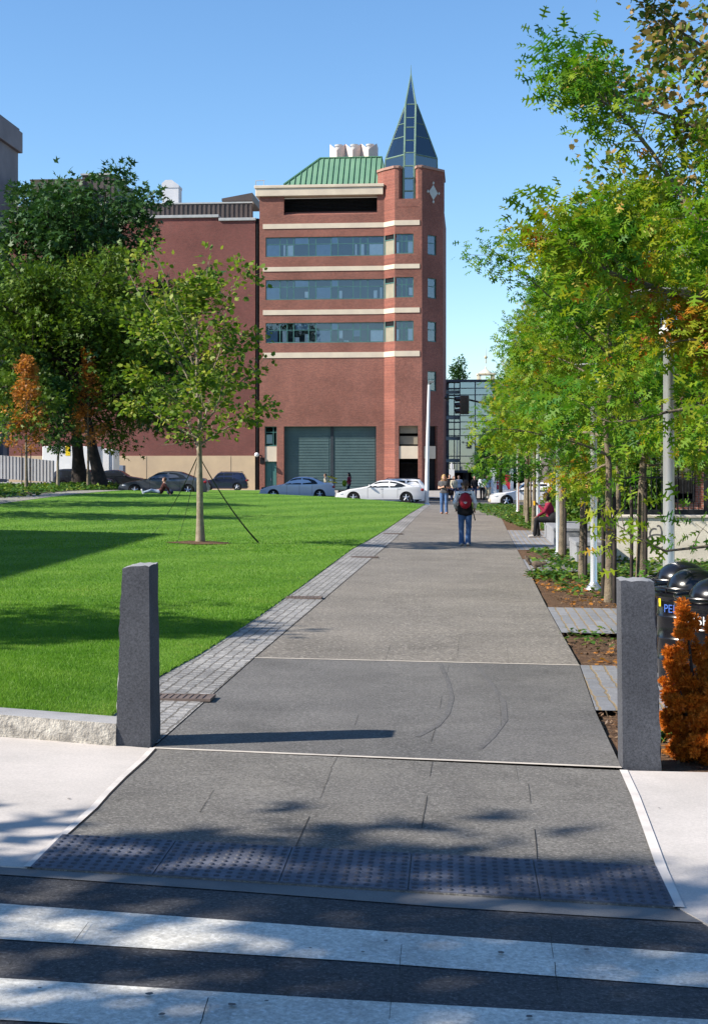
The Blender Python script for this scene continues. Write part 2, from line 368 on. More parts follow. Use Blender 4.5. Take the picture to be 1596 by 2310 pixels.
def near_poly(name, pix, m, off, kind='structure', thick=0.0):
    P = [gp(x, y, off) for x, y in pix]; f = [tuple(range(len(P)))]
    a = sum(P[i][0] * P[(i + 1) % len(P)][1] - P[(i + 1) % len(P)][0] * P[i][1] for i in range(len(P)))
    if a < 0: P = P[::-1]
    n = len(P)
    if thick:
        P = P + [(x, y, z - thick) for x, y, z in P]; f += [(i, n + i, n + (i + 1) % n, (i + 1) % n) for i in range(n)]
    return tag(meshobj(name, P, f, m), kind=kind)
# base sheet to the horizon
gx = np.concatenate([[-900, -400, -200, -100], np.arange(-60, 42, 2.0), [60, 100, 200, 400, 900]])
gy = np.concatenate([[-300, -100, -50], np.arange(-30, 12, 6.0), np.arange(12, 110, 2.0), [120, 150, 200, 300, 500, 1200]])
V = [(x, y, g(x, y) - .09) for y in gy for x in gx]; n = len(gx)
tag(meshobj('ground', V, [(j * n + i, j * n + i + 1, (j + 1) * n + i + 1, (j + 1) * n + i) for j in range(len(gy) - 1) for i in range(n - 1)], m_soil, smooth=60), kind='structure')

def edge(pix):
    P = [gp(x, y) for x, y in pix]; P.sort(key=lambda p: p[1]); Y = [p[1] for p in P]; X = [p[0] for p in P]
    def f(y):
        if y < Y[0]: return X[0] + (y - Y[0]) * (X[1] - X[0]) / (Y[1] - Y[0])
        if y > Y[-1]: return X[-1] + (y - Y[-1]) * math.tan(-YAW)
        return np.interp(y, Y, X)
    return f
eR = edge([(1136, 1181), (1191, 1287), (1232.5, 1370), (1264.5, 1427.5), (1306, 1501), (1341, 1603.5), (1402, 1735)])
eL = edge([(962, 1145), (864.5, 1238), (624.5, 1442), (574.6, 1484), (451.7, 1593), (345, 1688)])
eC = edge([(941, 1149), (792.5, 1240), (682, 1322), (574.6, 1397.6), (447, 1480), (360, 1527), (300, 1568), (272, 1598)])
yA = gp(870, 1709)[1]; yB = gp(940, 1492)[1]      # the two pale cross joints
ysA = lambda a, b, s: np.linspace(a, b, max(2, int((b - a) / s) + 1))
YEND = 77.0
def jl(px0, py0, px1, py1):
    a, b = gp(px0, py0), gp(px1, py1); return lambda x: a[1] + (x - a[0]) * (b[1] - a[1]) / (b[0] - a[0])
jA, jB = jl(345, 1688, 1402, 1732), jl(576, 1484, 1306, 1501)
def path_piece(name, f0, f1, m, rows):
    V, Fc = [], []; nc = 12
    for j in range(rows + 1):
        for k in range(nc + 1):
            t = k / nc; y = 0
            y0 = f0(0); y1 = f1(0)
            yy = y0 + (y1 - y0) * j / rows
            for _ in range(3):
                x = eL(yy) + (eR(yy) - eL(yy)) * t; yy = f0(x) + (f1(x) - f0(x)) * j / rows
            x = eL(yy) + (eR(yy) - eL(yy)) * t; V.append((x, yy, g(x, yy)))
    n = nc + 1
    for j in range(rows):
        for k in range(nc): Fc.append((j * n + k, j * n + k + 1, (j + 1) * n + k + 1, (j + 1) * n + k))
    for k in (0, nc):
        o = len(V); V += [(V[j * n + k][0], V[j * n + k][1], V[j * n + k][2] - .08) for j in range(rows + 1)]
        for j in range(rows):
            q = (j * n + k, (j + 1) * n + k, o + j + 1, o + j); Fc.append(q[::-1] if k else q)
    return tag(meshobj(name, V, Fc, m, smooth=60), kind='structure')
path_piece('path', lambda x: jA(x), lambda x: jB(x), m_path_mid, 12)
path_piece('path', lambda x: jB(x), lambda x: YEND, m_path_far, 90)
for jf in (jA, jB):                                # pale joints, 4 mm proud
    Vj = []; w = .022
    for k in range(13):
        for s in (-w, w):
            yy = jf(0)
            for _ in range(3):
                x = eL(yy) + (eR(yy) - eL(yy)) * k / 12; yy = jf(x)
            Vj.append((x, yy + s, g(x, yy + s) + .004))
    tag(meshobj('path_joint', Vj, [(2 * k, 2 * k + 2, 2 * k + 3, 2 * k + 1) for k in range(12)], m_joint), kind='structure')
# road under everything near, then the ramp, pavements, gutter, paint
road = drape('road', lambda y: -24, lambda y: 24, ysA(-14, 8.6, 1.0), 24, -.012, m_asph)
LE = [(345, 1688), (322, 1713), (278, 1752), (240, 1790), (212, 1822), (62, 1957)]      # flared left edge of the ramp
RE = [(1405, 1738), (1432, 1797), (1465, 1887), (1492, 1962), (1530, 2048)]
near_poly('path', LE + [(1530, 2048)] + RE[::-1][1:], m_path_near, 0.0, thick=.03)
def band(pts, w, off):
    P = [gp(*p) for p in pts]; V = []
    for i, p in enumerate(P):
        a, b = P[max(i - 1, 0)], P[min(i + 1, len(P) - 1)]; d = Vector((b[0] - a[0], b[1] - a[1])).normalized(); nx, ny = -d.y, d.x
        for s in (-w, w): x, y = p[0] + nx * s, p[1] + ny * s; V.append((x, y, g(x, y) + off))
    return V, [(2 * i, 2 * i + 2, 2 * i + 3, 2 * i + 1) for i in range(len(P) - 1)]
near_poly('pavement', [(-700, 1622), (-300, 1641), (0, 1662), (200, 1676), (345, 1688)] + LE[1:] + [(-900, 1905)], m_conc, -.002, thick=.02)
near_poly('pavement', RE + [(1596, 2085), (2300, 2120), (2300, 1775), (1596, 1742)], m_conc, -.002, thick=.02)
for e, ww in ((LE, .020), (RE, .026)):
    V_, F_ = band(e, ww, .005); tag(meshobj('pavement_edging', V_, F_, mat('edging_strip', (.66, .61, .56), (.5, .46, .43), 4, .8)), kind='structure')
    V_, F_ = band([(x + (7 if e is LE else -6), y + 3) for x, y in e], .006, .003); tag(meshobj('pavement_joint', V_, F_, m_dark), kind='structure')
near_poly('gutter', [(62, 1958), (560, 1990), (1000, 2018), (1530, 2049), (1700, 2062), (1700, 2088), (1530, 2078), (1000, 2046), (560, 2012), (40, 1975), (-900, 1915), (-900, 1900)], m_conc_d, -.007)
for a in ([(-1300, 1955), (0, 2038), (798, 2096), (1596, 2152), (2600, 2228), (2600, 2310), (1596, 2228), (798, 2168), (0, 2118), (-1300, 2022)],
          [(-1300, 2100), (0, 2206), (798, 2256), (1596, 2300), (2600, 2360), (2600, 2470), (1596, 2400), (798, 2345), (0, 2300), (-1300, 2170)],
          [(-1300, 2290), (0, 2420), (798, 2480), (1596, 2530), (2600, 2590), (2600, 2740), (1596, 2660), (798, 2600), (0, 2540), (-1300, 2390)]):
    near_poly('crosswalk_stripe', a, m_paint, -.0075)
# cracks and saw cuts of the path and road
crk = MB()
for (x0, y0, x1, y1, w) in ((482, 1782, 450, 1832, .008), (748, 1733, 722, 1800, .007), (697, 1842, 664, 1916, .012), (975, 1718, 968, 1752, .008), (962, 1795, 950, 1868, .012),
        (1190, 1768, 1196, 1812, .007), (1205, 1870, 1212, 1958, .012), (808, 1612, 800, 1636, .007), (982, 1640, 972, 1672, .008), (996, 1570, 990, 1600, .006), (880, 1455, 868, 1490, .006),
        (1034, 1440, 1030, 1480, .005), (1124, 1560, 1130, 1640, .004), (1160, 1710, 1168, 1760, .004), (1012, 1500, 1005, 1530, .005), (770, 1690, 745, 1733, .006), (1140, 1450, 1148, 1500, .004),
        (1240, 2100, 1246, 2160, .007), (1250, 2170, 1256, 2235, .010), (905, 2130, 900, 2200, .006), (885, 2220, 878, 2300, .006), (470, 2250, 452, 2310, .010), (200, 2080, 150, 2150, .007), (30, 1980, 0, 2010, .01)):
    k0 = len(crk.v); N = 5; pts = []
    for i in range(N + 1):
        t = i / N; x, y, z = gp(x0 + (x1 - x0) * t + random.uniform(-.7, .7), y0 + (y1 - y0) * t, .003); pts.append((x, y, z))
    vs = []
    for i, (x, y, z) in enumerate(pts): vs += [(x - w * .24 * random.uniform(.5, 1), y, z), (x + w * .24 * random.uniform(.6, 1), y, z)]
    crk.add(vs, [(2 * i, 2 * i + 1, 2 * i + 3, 2 * i + 2) for i in range(N)])
tag(crk.build('path_joint', mat('crack_dirt', (.040, .037, .034), (.065, .06, .055), 8, .95, .1)), kind='structure')
m_scuff = mat('tyre_scuff', (.104, .100, .099), (.122, .118, .116), 3, .9, speck=.5, sscale=40)
for pts in ([(992, 1498), (1010, 1540), (1018, 1575), (1008, 1610), (985, 1638), (940, 1662)], [(1072, 1500), (1105, 1540), (1135, 1585), (1138, 1625), (1110, 1662), (1080, 1690)]):
    V_, F_ = band(pts, .022, .0025); tag(meshobj('tyre_mark', V_, F_, m_scuff), kind='structure')
# manhole-like dark spots of chewing gum on the pale paint
gum = MB()
for (x, y, r) in ((1130, 2150, .016), (1322, 2143, .011), (870, 2123, .010), (818, 2149, .008), (1193, 2294, .013), (338, 2243, .015), (366, 2289, .014), (522, 2267, .016), (601, 2259, .008), (156, 1802, .010), (1485, 1823, .007), (700, 2140, .007), (250, 2100, .006), (1480, 2190, .008), (90, 2230, .008), (1010, 2205, .006)):
    p = gp(x, y, .0); n = 9; gum.add([(p[0] + r * math.cos(6.283 * k / n) * random.uniform(.7, 1.2), p[1] + r * math.sin(6.283 * k / n) * random.uniform(.7, 1.1), g(p[0], p[1]) + .0035) for k in range(n)], [tuple(range(n))])
tag(gum.build('gum_spots', mat('gum', (.10, .095, .09), (.14, .13, .12), 9)), kind='stuff')
# tactile strip: five panels with real domes
def bil(u, v):
    c = [(140, 1884), (1480, 1956), (1523, 2046), (68, 1957)]
    P = [gp(*q) for q in c]; a = [P[0][i] * (1 - u) + P[1][i] * u for i in range(2)]; b = [P[3][i] * (1 - u) + P[2][i] * u for i in range(2)]
    return a[0] * (1 - v) + b[0] * v, a[1] * (1 - v) + b[1] * v
tp = empty('tactile_strip', (0, 0, 0), 0, 'dark blue-grey strip of raised domes across the foot of the path ramp', 'tactile paving')
for k in range(5):
    u0, u1 = k / 5 + .001, (k + 1) / 5 - .001; mb = MB(); q = [bil(u0, 0), bil(u0, 1), bil(u1, 1), bil(u1, 0)]
    mb.prism([(x, y) for x, y in q], [g(*c) - .004 for c in q], [g(*c) + .006 for c in q])
    for i in range(11):
        for j in range(10):
            x, y = bil(u0 + (u1 - u0) * (i + .5) / 11, (j + .5) / 10); mb.lathe([(.0155, 0), (.013, .005), (.008, .007), (.0005, .007)], 8, (x, y, g(x, y) + .006), 1)
    mb.build('panel', [m_tact, m_dome], tp, smooth=50)

# lawn, setts, beds
yK = 10.15
def lbump(x, y):
    s = np.clip((-1.75 - x) / 1.1, 0, 1); s = s * s * (3 - 2 * s); t = np.clip((16.5 - y) / 6.5, 0, 1); t = t * t * (3 - 2 * t); return .135 * s * t + .02
kerb_a, kerb_b = gp(0, 1660), gp(262, 1682)
def kfront(x): return kerb_a[1] + (x - kerb_a[0]) * (kerb_b[1] - kerb_a[1]) / (kerb_b[0] - kerb_a[0])
ys = np.concatenate([np.arange(0, 30, .5), np.arange(30, YEND - 10.2, 1.0), [YEND - 10.2]])
V, Fc = [], []; us = np.concatenate([np.linspace(0, .5, 12), np.linspace(.55, 1, 26)])
for dy in ys:
    for u in us:
        y = 10.2 + dy
        for _ in range(3):
            x = -45 + (float(eC(y)) + 45) * u; y0 = kfront(max(x, -12)) + .26; y = y0 + (YEND - y0) * dy / (YEND - 10.2)
        V.append((x, y, g(x, y) + float(lbump(x, y))))
n = len(us); m_ = len(ys); FL = [(j * n + i, j * n + i + 1, (j + 1) * n + i + 1, (j + 1) * n + i) for j in range(m_ - 1) for i in range(n - 1)]
o_ = len(V); V += [(V[j * n + n - 1][0], V[j * n + n - 1][1], V[j * n + n - 1][2] - .2) for j in range(m_)]; FL += [(j * n + n - 1, o_ + j, o_ + j + 1, (j + 1) * n + n - 1) for j in range(m_ - 1)]
o_ = len(V); V += [(V[i][0], V[i][1], V[i][2] - .25) for i in range(n)]; FL += [(i, o_ + i, o_ + i + 1, i + 1) for i in range(n - 1)]
lawn = tag(meshobj('lawn', V, FL, m_grass, smooth=60), kind='structure')
drape('setts_strip', eC, lambda y: float(eL(y)) - .004, np.concatenate([np.arange(9.95, 40, .5), np.arange(40, YEND + .1, 1.0)]), 4, .006, m_cobble)
# grass blades: dense near, thinning away
def blades(n, y0, y1, h, w):
    y = 1 / (1 / y1 + rng.random(n) * (1 / y0 - 1 / y1)); ec = np.array([float(eC(t)) for t in np.linspace(y0, y1, 60)]); xe = np.interp(y, np.linspace(y0, y1, 60), ec)
    xl = np.maximum(-.262 * y - 3.6, -45); xe = xe + .012 + .022 * np.sin(y * 9.1) * np.sin(y * 23.7) + rng.normal(0, .008, n); x = xl + (xe - xl) * rng.random(n); ok = (x < xe) & (y > kerb_a[1] + (x - kerb_a[0]) * (kerb_b[1] - kerb_a[1]) / (kerb_b[0] - kerb_a[0]) + .27)
    x, y = x[ok], y[ok]; n = len(x); z = G(x, y) + lbump(x, y) - .004; a = rng.random(n) * 6.283; hh = h * (.55 + .8 * rng.random(n)); le = rng.normal(0, .35, (n, 2)) * hh[:, None]
    dx, dy = np.cos(a) * w, np.sin(a) * w; V = np.empty((n, 3, 3)); V[:, 0] = np.stack([x - dx, y - dy, z], 1); V[:, 1] = np.stack([x + dx, y + dy, z], 1); V[:, 2] = np.stack([x + le[:, 0], y + le[:, 1], z + hh], 1)
    return V.reshape(-1, 3)
B = np.concatenate([blades(340000, 10.1, 17, .027, .0032), blades(160000, 17, 32, .028, .006), blades(75000, 32, 74, .032, .012)])
m_blade = leafmat('grass_blade', [(.1, (.074, .185, .018)), (.5, (.130, .275, .028)), (.88, (.212, .345, .055)), (1.0, (.34, .35, .10))], .9, .38, .5)
gb = fastmesh('grass', B, np.arange(len(B)), np.full(len(B) // 3, 3), m_blade); tag(gb, kind='stuff')
# right hand beds and paver strips, from the street to the far kerb
yr = [gp(float(x), y)[1] for x, y in ((1402, 1735), (1341, 1603), (1306, 1501), (1264.5, 1427.5), (1232.5, 1370), (1191, 1287), (1179, 1262), (1168, 1240), (1142, 1196))] + [YEND]
eRo = lambda y: float(eR(y)) + .006
eRr = lambda y: float(eR(y)) + 3.4
for k in range(9):
    a, b = yr[k], yr[k + 1]; pv = k in (1, 3, 5, 7)
    off = .004 if pv else (-.035 if k < 5 else -.01)
    drape('paver_strip' if pv else 'mulch_bed', eRo, eRr, ysA(a, b, .5), 8, off, m_paver if pv else m_mulch, bump=None if pv else (lambda x, y: random.uniform(-.012, .014)))
drape('mulch_bed', lambda y: float(eR(y)) + 3.41, lambda y: 40 if y > 33.8 else 14, np.concatenate([ysA(yr[0], 33.8, 1.5), ysA(33.81, 76, 3)]), 10, -.03, m_soil)
# far street, pavement and kerb
m_road2 = mat('street_asphalt', (.11, .105, .10), (.085, .08, .078), .8, .9)
drape('street', lambda y: -60, lambda y: 39, ysA(80.0, 98, 1.5), 50, -.05, m_road2)
drape('street_kerb', lambda y: -12.5, lambda y: 39, [YEND + .01, YEND + .3, 79.95], 40, -.005, m_conc_d, skirt=.1)
drape('verge', lambda y: -12, lambda y: 3.5, ysA(98.1, 104, 2), 14, .05, m_grass, skirt=.1)
drape('pavement', lambda y: -40, lambda y: 39, ysA(104.02, 160, 4), 30, -.02, mat('far_pavement', (.36, .33, .30), (.28, .26, .24), .6, .9))
drape('verge', lambda y: -15, lambda y: -3.5, ysA(112, 131, 3), 8, .04, m_grass, skirt=.1)
# grey side path at the left and the bed behind it
lp = lambda y: float(np.interp(y, [40, 57, 66, 75, 79], [-14.0, -14.2, -13.3, -12.1, -11.6]))
drape('side_path', lambda y: lp(y) - 1.9, lp, ysA(44, 79, 1.5), 4, .03, mat('side_path_gravel', (.30, .27, .24), (.24, .22, .20), 1.5, .9, speck=.3, sscale=60), skirt=.08)
drape('planted_bed', lambda y: -40, lambda y: lp(y) - 1.91, ysA(44, 95, 1.5), 14, .045, m_soil, skirt=.08)

# ------------------------------------------------------------------ leaves and trees
def leaf_templates():
    T = {}
    T['tri2'] = (np.array([(0, 0), (.5, .3), (1, 0), (.5, -.3)]), [(0, 1, 2, 3)])
    T['clump'] = (np.array([(0, -.05), (.35, -.5), (.45, -.12), (.95, -.3), (.7, .02), (1.0, .38), (.5, .16), (.2, .5), (.1, .12)]), [tuple(range(9))])
    o = [(0, .015), (.18, .03), (.26, .28), (.33, .27), (.36, .05), (.5, .06), (.60, .40), (.68, .36), (.66, .06), (.76, .05), (.88, .22), (.92, .17), (.88, .03), (1.03, 0)]
    T['oak'] = (np.array(o + [(x, -y) for x, y in o[-2::-1]]), [tuple(range(2 * len(o) - 1))])
    s = [(0, .02), (.05, .32), (.3, .30), (.42, .52), (.55, .32), (.7, .30), (1.0, 0)]
    T['plane'] = (np.array(s + [(x, -y) for x, y in s[-2::-1]]), [tuple(range(2 * len(s) - 1))])
    T['ivy'] = (np.array([(0, 0), (-.1, .4), (.35, .42), (.45, .3), (1, 0), (.45, -.3), (.35, -.42), (-.1, -.4)]), [tuple(range(8))])
    T['spray'] = (np.array([(0, 0), (.3, .13), (.55, .22), (.62, .08), (1, 0), (.7, -.1), (.5, -.2), (.25, -.1)]), [tuple(range(8))])
    return T
LT = leaf_templates()
def leaves(P, A, N, S, kind, fold=.18):
    """one polygon per leaf: base point P, axis A, normal N, size S"""
    t, fs = LT[kind]; n = len(P); A = A / np.linalg.norm(A, axis=1, keepdims=True); Wd = np.cross(N, A); Wd /= np.maximum(np.linalg.norm(Wd, axis=1, keepdims=True), 1e-6); N2 = np.cross(A, Wd)
    k = len(t); z = -np.abs(t[:, 1]) * fold - t[:, 0] ** 2 * .18
    V = P[:, None] + (A[:, None] * t[None, :, :1] + Wd[:, None] * t[None, :, 1:] + N2[:, None] * z[None, :, None]) * S[:, None, None]
    idx = (np.arange(n)[:, None] * k + np.array(fs[0])[None]).ravel()
    return V.reshape(-1, 3), idx, np.full(n, len(fs[0]))
def tree_parts(seed, H, r0, base, env, nb, leaf, nleaf, size, elev=(15, 60), twigs=7, spread=.22, droop=.3, cluster=9, lean=(0, 0), leader=1.0, wob=.06, ynorm=.5, sub=True, minr=.006, asym=None, limb=.34, gam=1.6, limbs=()):
    """trunk + limbs + twigs as one tapered mesh, and the leaves round the twig ends"""
    rs = np.random.default_rng(seed); mb = MB(); ends = []
    nt = 9; tr = []
    for i in range(nt + 1):
        t = i / nt; tr.append(Vector((lean[0] * t + rs.normal(0, wob) * t, lean[1] * t + rs.normal(0, wob) * t, H * leader * t - (.12 if i == 0 else 0))))
    rad = [r0 * (1.35 if i == 0 else 1) * (1 - .93 * (i / nt) ** .9) + minr for i in range(nt + 1)]
    mb.tube(tr, rad, 9)
    def on_trunk(z):
        t = min(max(z / (H * leader), 0), 1) * nt; i = min(int(t), nt - 1); return tr[i].lerp(tr[i + 1], t - i)
    az = rs.random() * 6.28
    for b in range(nb):
        u = (b + .5) / nb; zb = base + (H * .97 - base) * u ** 1.05; az += 2.4 + rs.normal(0, .35); el = R(elev[0] + (elev[1] - elev[0]) * u + rs.normal(0, 7))
        p0 = on_trunk(min(zb, H * leader * .98)); L = env(min(zb / H + .05, 1.0)) * rs.uniform(.72, 1.08) / max(math.cos(el), .35)
        if asym: L *= asym(az)
        d = Vector((math.cos(az) * math.cos(el), math.sin(az) * math.cos(el), math.sin(el))); ns = 6; pts = [p0]; dd = d.copy()
        for i in range(ns):
            dd = (dd + Vector((rs.normal(0, .10), rs.normal(0, .10), rs.normal(0, .07) - droop * .10))).normalized(); pts.append(pts[-1] + dd * L / ns)
        rb = max(r0 * limb * (1 - .6 * u), minr * 1.6) * (.6 + .4 * min(L / 2.5, 1.2)); mb.tube(pts, [rb * (1 - .85 * i / ns) + minr * .6 for i in range(ns + 1)], 6)
        for q in range(twigs):
            t = .22 + .78 * (q + rs.random()) / twigs; i = min(int(t * ns), ns - 1); p = pts[i].lerp(pts[i + 1], t * ns - i); s = 1 if q % 2 else -1
            bd = (pts[i + 1] - pts[i]).normalized(); side = bd.cross(Vector((0, 0, 1))).normalized() * s
            td = (bd * rs.uniform(.35, .9) + side * rs.uniform(.4, 1.0) + Vector((0, 0, rs.normal(.12, .35)))).normalized(); tl = L * rs.uniform(.16, .36) * (1.15 - .55 * t)
            tp = [p]; 
            for w in range(3):
                td = (td + Vector((rs.normal(0, .14), rs.normal(0, .14), rs.normal(0, .1) - droop * .12))).normalized(); tp.append(tp[-1] + td * tl / 3)
            if sub: mb.tube(tp, [rb * .32 * (1 - .25 * w) * (1 - .5 * t) + minr * .35 for w in range(4)], 4, cap=False)
            for w in (1, 2, 3): ends.append((tp[w], td, .6 + .4 * w / 3))
        ends.append((pts[-1], dd, 1.0)); ends.append((pts[-2], dd, .8))
    for L_, r_, nq in limbs:                      # limbs drawn by hand, twigs and leaves along their outer part
        P_ = [Vector(p) for p in L_]; n_ = len(P_); mb.tube(P_, [r_ * (1 - .82 * i / (n_ - 1)) for i in range(n_)], 7)
        for i in range(1, n_):
            for q in range(nq):
                p = P_[i - 1].lerp(P_[i], (q + rs.random()) / nq); td = ((P_[i] - P_[i - 1]).normalized() * .7 + Vector(rs.normal(0, .6, 3)) + Vector((0, 0, .15))).normalized(); tl = rs.uniform(.2, .45); tp = [p, p + td * tl * .5, p + td * tl - Vector((0, 0, .05))]
                mb.tube(tp, [r_ * .22, r_ * .15, r_ * .08], 4, cap=False); ends += [(tp[1], td, 1), (tp[2], td, 1), (tp[2], td, 1)]
    ends.append((tr[-1], Vector((0, 0, 1)), 1)); ends.append((tr[-2], Vector((0, 0, 1)), 1))
    E = np.array([e[0] for e in ends]); D = np.array([e[1] for e in ends]); k = rs.integers(0, len(E), nleaf)
    # uneven crown: some clusters carry many leaves, some almost none
    wgt = rs.gamma(gam, 1.0, len(E)); wgt /= wgt.sum(); k = rs.choice(len(E), nleaf, p=wgt)
    O = np.clip(rs.normal(0, spread, (nleaf, 3)), -1.7 * spread, 1.7 * spread); O[:, 2] *= .75; P = E[k] + O
    A = O / np.maximum(np.linalg.norm(O, axis=1, keepdims=True), 1e-6) + D[k] * .8 + rs.normal(0, .5, (nleaf, 3)); A[:, 2] -= droop
    N = rs.normal(0, 1, (nleaf, 3)); N[:, 2] = np.abs(N[:, 2]) + ynorm
    S = size * rs.uniform(.65, 1.25, nleaf)
    return mb, leaves(P, A, N, S, leaf)
def make_tree(name, label, cat, loc, bark, lm, group=None, rz=0.0, **kw):
    t = empty(name, loc, rz, label, cat, group); mb, (V, I, L) = tree_parts(**kw)
    mb.build('trunk', bark, t, smooth=60); fastmesh('crown', V, I, L, lm, t); return t
m_bark_g = mat('bark_grey', (.25, .205, .145), (.13, .105, .08), 6, .95, .1, bump=.9, bscale=35, bdist=.03, obj=True)
m_bark_d = mat('bark_dark', (.055, .045, .04), (.03, .026, .024), 5, .95, .1, bump=.8, bscale=25, bdist=.04, obj=True)
m_bark_p = mat('bark_pale', (.33, .28, .21), (.20, .165, .12), 7, .9, .15, bump=.6, bscale=30, bdist=.02, obj=True)
m_oak = leafmat('oak_leaf', [(0, (.032, .120, .018)), (.33, (.068, .190, .012)), (.56, (.155, .262, .014)), (.79, (.30, .31, .022)), (.885, (.42, .16, .012)), (1.0, (.30, .030, .018))], .75, .38, .38)
m_mapl = leafmat('autumn_leaf', [(0, (.035, .085, .02)), (.38, (.07, .14, .025)), (.52, (.20, .20, .03)), (.64, (.32, .20, .09)), (.80, (.42, .30, .15)), (1.0, (.62, .36, .03))], 1.6, .3, .55)
m_plane = leafmat('plane_leaf', [(0, (.050, .110, .014)), (.45, (.105, .185, .020)), (.75, (.23, .30, .036)), (1.0, (.38, .34, .06))], 1.2, .35, .6)
m_dgreen = leafmat('dark_leaf', [(0, (.016, .050, .015)), (.5, (.032, .084, .022)), (1.0, (.066, .128, .030))], .5, .2, .5)
m_olive = leafmat('olive_leaf', [(0, (.036, .078, .010)), (.5, (.082, .148, .016)), (.85, (.150, .205, .020)), (1.0, (.23, .23, .025))], .35, .25, .45)
m_brown = leafmat('dead_leaf', [(0, (.26, .095, .022)), (.5, (.44, .175, .035)), (1.0, (.60, .28, .07))], 1.2, .3, .6)
m_mgreen = leafmat('mid_leaf', [(0, (.020, .066, .022)), (.5, (.040, .105, .026)), (1.0, (.085, .15, .03))], .8, .3, .5)
m_orange = leafmat('dead_spray', [(0, (.30, .072, .008)), (.5, (.56, .165, .016)), (1.0, (.74, .28, .045))], 3.5, .35, .55)
m_ivy = leafmat('ivy_leaf', [(0, (.024, .075, .014)), (.5, (.060, .140, .020)), (.8, (.16, .22, .03)), (1.0, (.34, .30, .04))], 2.0, .25, .7)

# pin oaks along the right of the path
def oak_env(wmax): return lambda t: wmax * max(.12, math.sin(math.pi * min(1, (t * .86 + .20))) ** .75)
OG = 'young pin oaks planted in rows along the path'
def line(y, side=0.0): return 3.26 + .0837 * (y - 14.7) + side
def oak(y, side, seed, H, w, n, label, sz=.135, x=None, **kw):
    x = line(y, side) if x is None else x
    kk = dict(seed=seed, H=H, r0=.095, base=2.1, env=oak_env(w), nb=26, leaf='oak', nleaf=n, size=sz, elev=(4, 58), twigs=8, spread=.17, droop=.35); kk.update(kw)
    return make_tree('oak_tree', label, 'tree', (x, y, g(x, y) - .03), m_bark_g, m_oak, OG, **kk)
def lm_(*pts, x=4.7, y=13.9): z0 = g(x, y) - .03; return [tuple(a - b for a, b in zip(WP(px, py, d), (x, y, z0))) for px, py, d in pts]
LB = [(lm_((1878, 800, 13.9), (1700, 775, 13.8), (1590, 705, 13.7), (1480, 650, 13.6), (1380, 618, 13.5), (1310, 580, 13.4), (1285, 562, 13.4), (1262, 545, 13.4)), .042, 5),
      (lm_((1878, 640, 13.9), (1690, 560, 14), (1560, 480, 14.2), (1470, 345, 14.4), (1410, 270, 14.5), (1350, 222, 14.6), (1310, 190, 14.6), (1278, 165, 14.7)), .034, 5),
      (lm_((1878, 1260, 13.9), (1720, 1215, 13.6), (1596, 1232, 13.4), (1500, 1243, 13.3), (1430, 1210, 13.2), (1385, 1180, 13.2)), .022, 1),
      (lm_((1878, 980, 13.9), (1650, 940, 13.6), (1590, 915, 13.5), (1500, 930, 13.4), (1440, 948, 13.4), (1375, 952, 13.4), (1330, 938, 13.4)), .024, 1)]
oak(13.9, 0, 101, 6.4, 2.3, 14000, 'closest pin oak, its long bare branches reaching in from the edge of the photo', .15, x=4.7, nb=32, r0=.11, spread=.19, gam=1.2, limbs=LB, base=2.35)
oak(18.6, 0, 111, 7.4, 2.3, 11000, 'pin oak of the second row between the closest oak and the graffiti wall', .14, x=5.6, nb=28, r0=.09)
oak(22.2, 0, 102, 6.3, 2.1, 12000, 'pin oak with two dark stakes just right of the second white lamp post', x=xat(1373, 22.2), r0=.064)
oak(26.8, 0, 103, 6.8, 1.95, 9000, 'slim pin oak between the second white lamp post and the granite benches', x=xat(1311, 26.8), r0=.054)
oak(26.3, 0, 104, 7.3, 2.1, 9000, 'pin oak with pale trunk and hose tie in front of the graffiti wall', x=xat(1446, 26.3), r0=.088)
oD = oak(33.7, 0, 105, 7.4, 2.0, 7500, 'pin oak with thick straight trunk directly in front of the seated woman\'s bench', base=2.8, droop=.15, x=xat(1266, 33.7), r0=.072)
o6 = oak(46.8, 0, 106, 7.5, 1.95, 6000, 'pin oak with dark trunk just left of the fourth lamp post, over the ivy bed', r0=.068, base=2.9, droop=.15, x=xat(1203, 46.8))
src = [o6, oD]
for i, (y, sd, lab, rz, s) in enumerate(((53.0, 0, 'pin oak beside the lamp post with a red tape mark', 2.3, 1.0),
        (59.0, .15, 'pin oak in front of the white car\'s front door', 4.0, .96), (65.5, .5, 'pin oak in front of the white car\'s front wheel', 5.1, .86), (72.0, .9, 'last pin oak of the row, reddish leaves against the glass building', 3.1, .82),
        (35.5, 1.6, 'pin oak behind the white wall\'s end, second row', 2.0, 1.05), (44.5, 1.9, 'pin oak of the second row above the green hedge', 0.6, 1.0), (55, 2.2, 'pin oak of the second row beyond the green hedge', 5.6, 1.0))):
    c = copy_tree(src[i % 2]); x = line(y, sd); c.location = (x, y, g(x, y) - .03); c.rotation_euler.z = rz; c.scale = (s, s, s); c['label'] = lab
make_tree('maple_tree', 'tall tree with brown and yellow leaves at the top right corner', 'tree', (9.5, 27.5, g(9, 27) - .05), m_bark_g, m_mapl, seed=120, H=15.5, r0=.2, base=4.2,
          env=lambda t: 5.0 * max(.2, math.sin(math.pi * min(1, t * .6 + .12)) ** .7), nb=40, leaf='plane', nleaf=46000, size=.135, elev=(10, 60), twigs=9, spread=.26, droop=.4, gam=1.1)
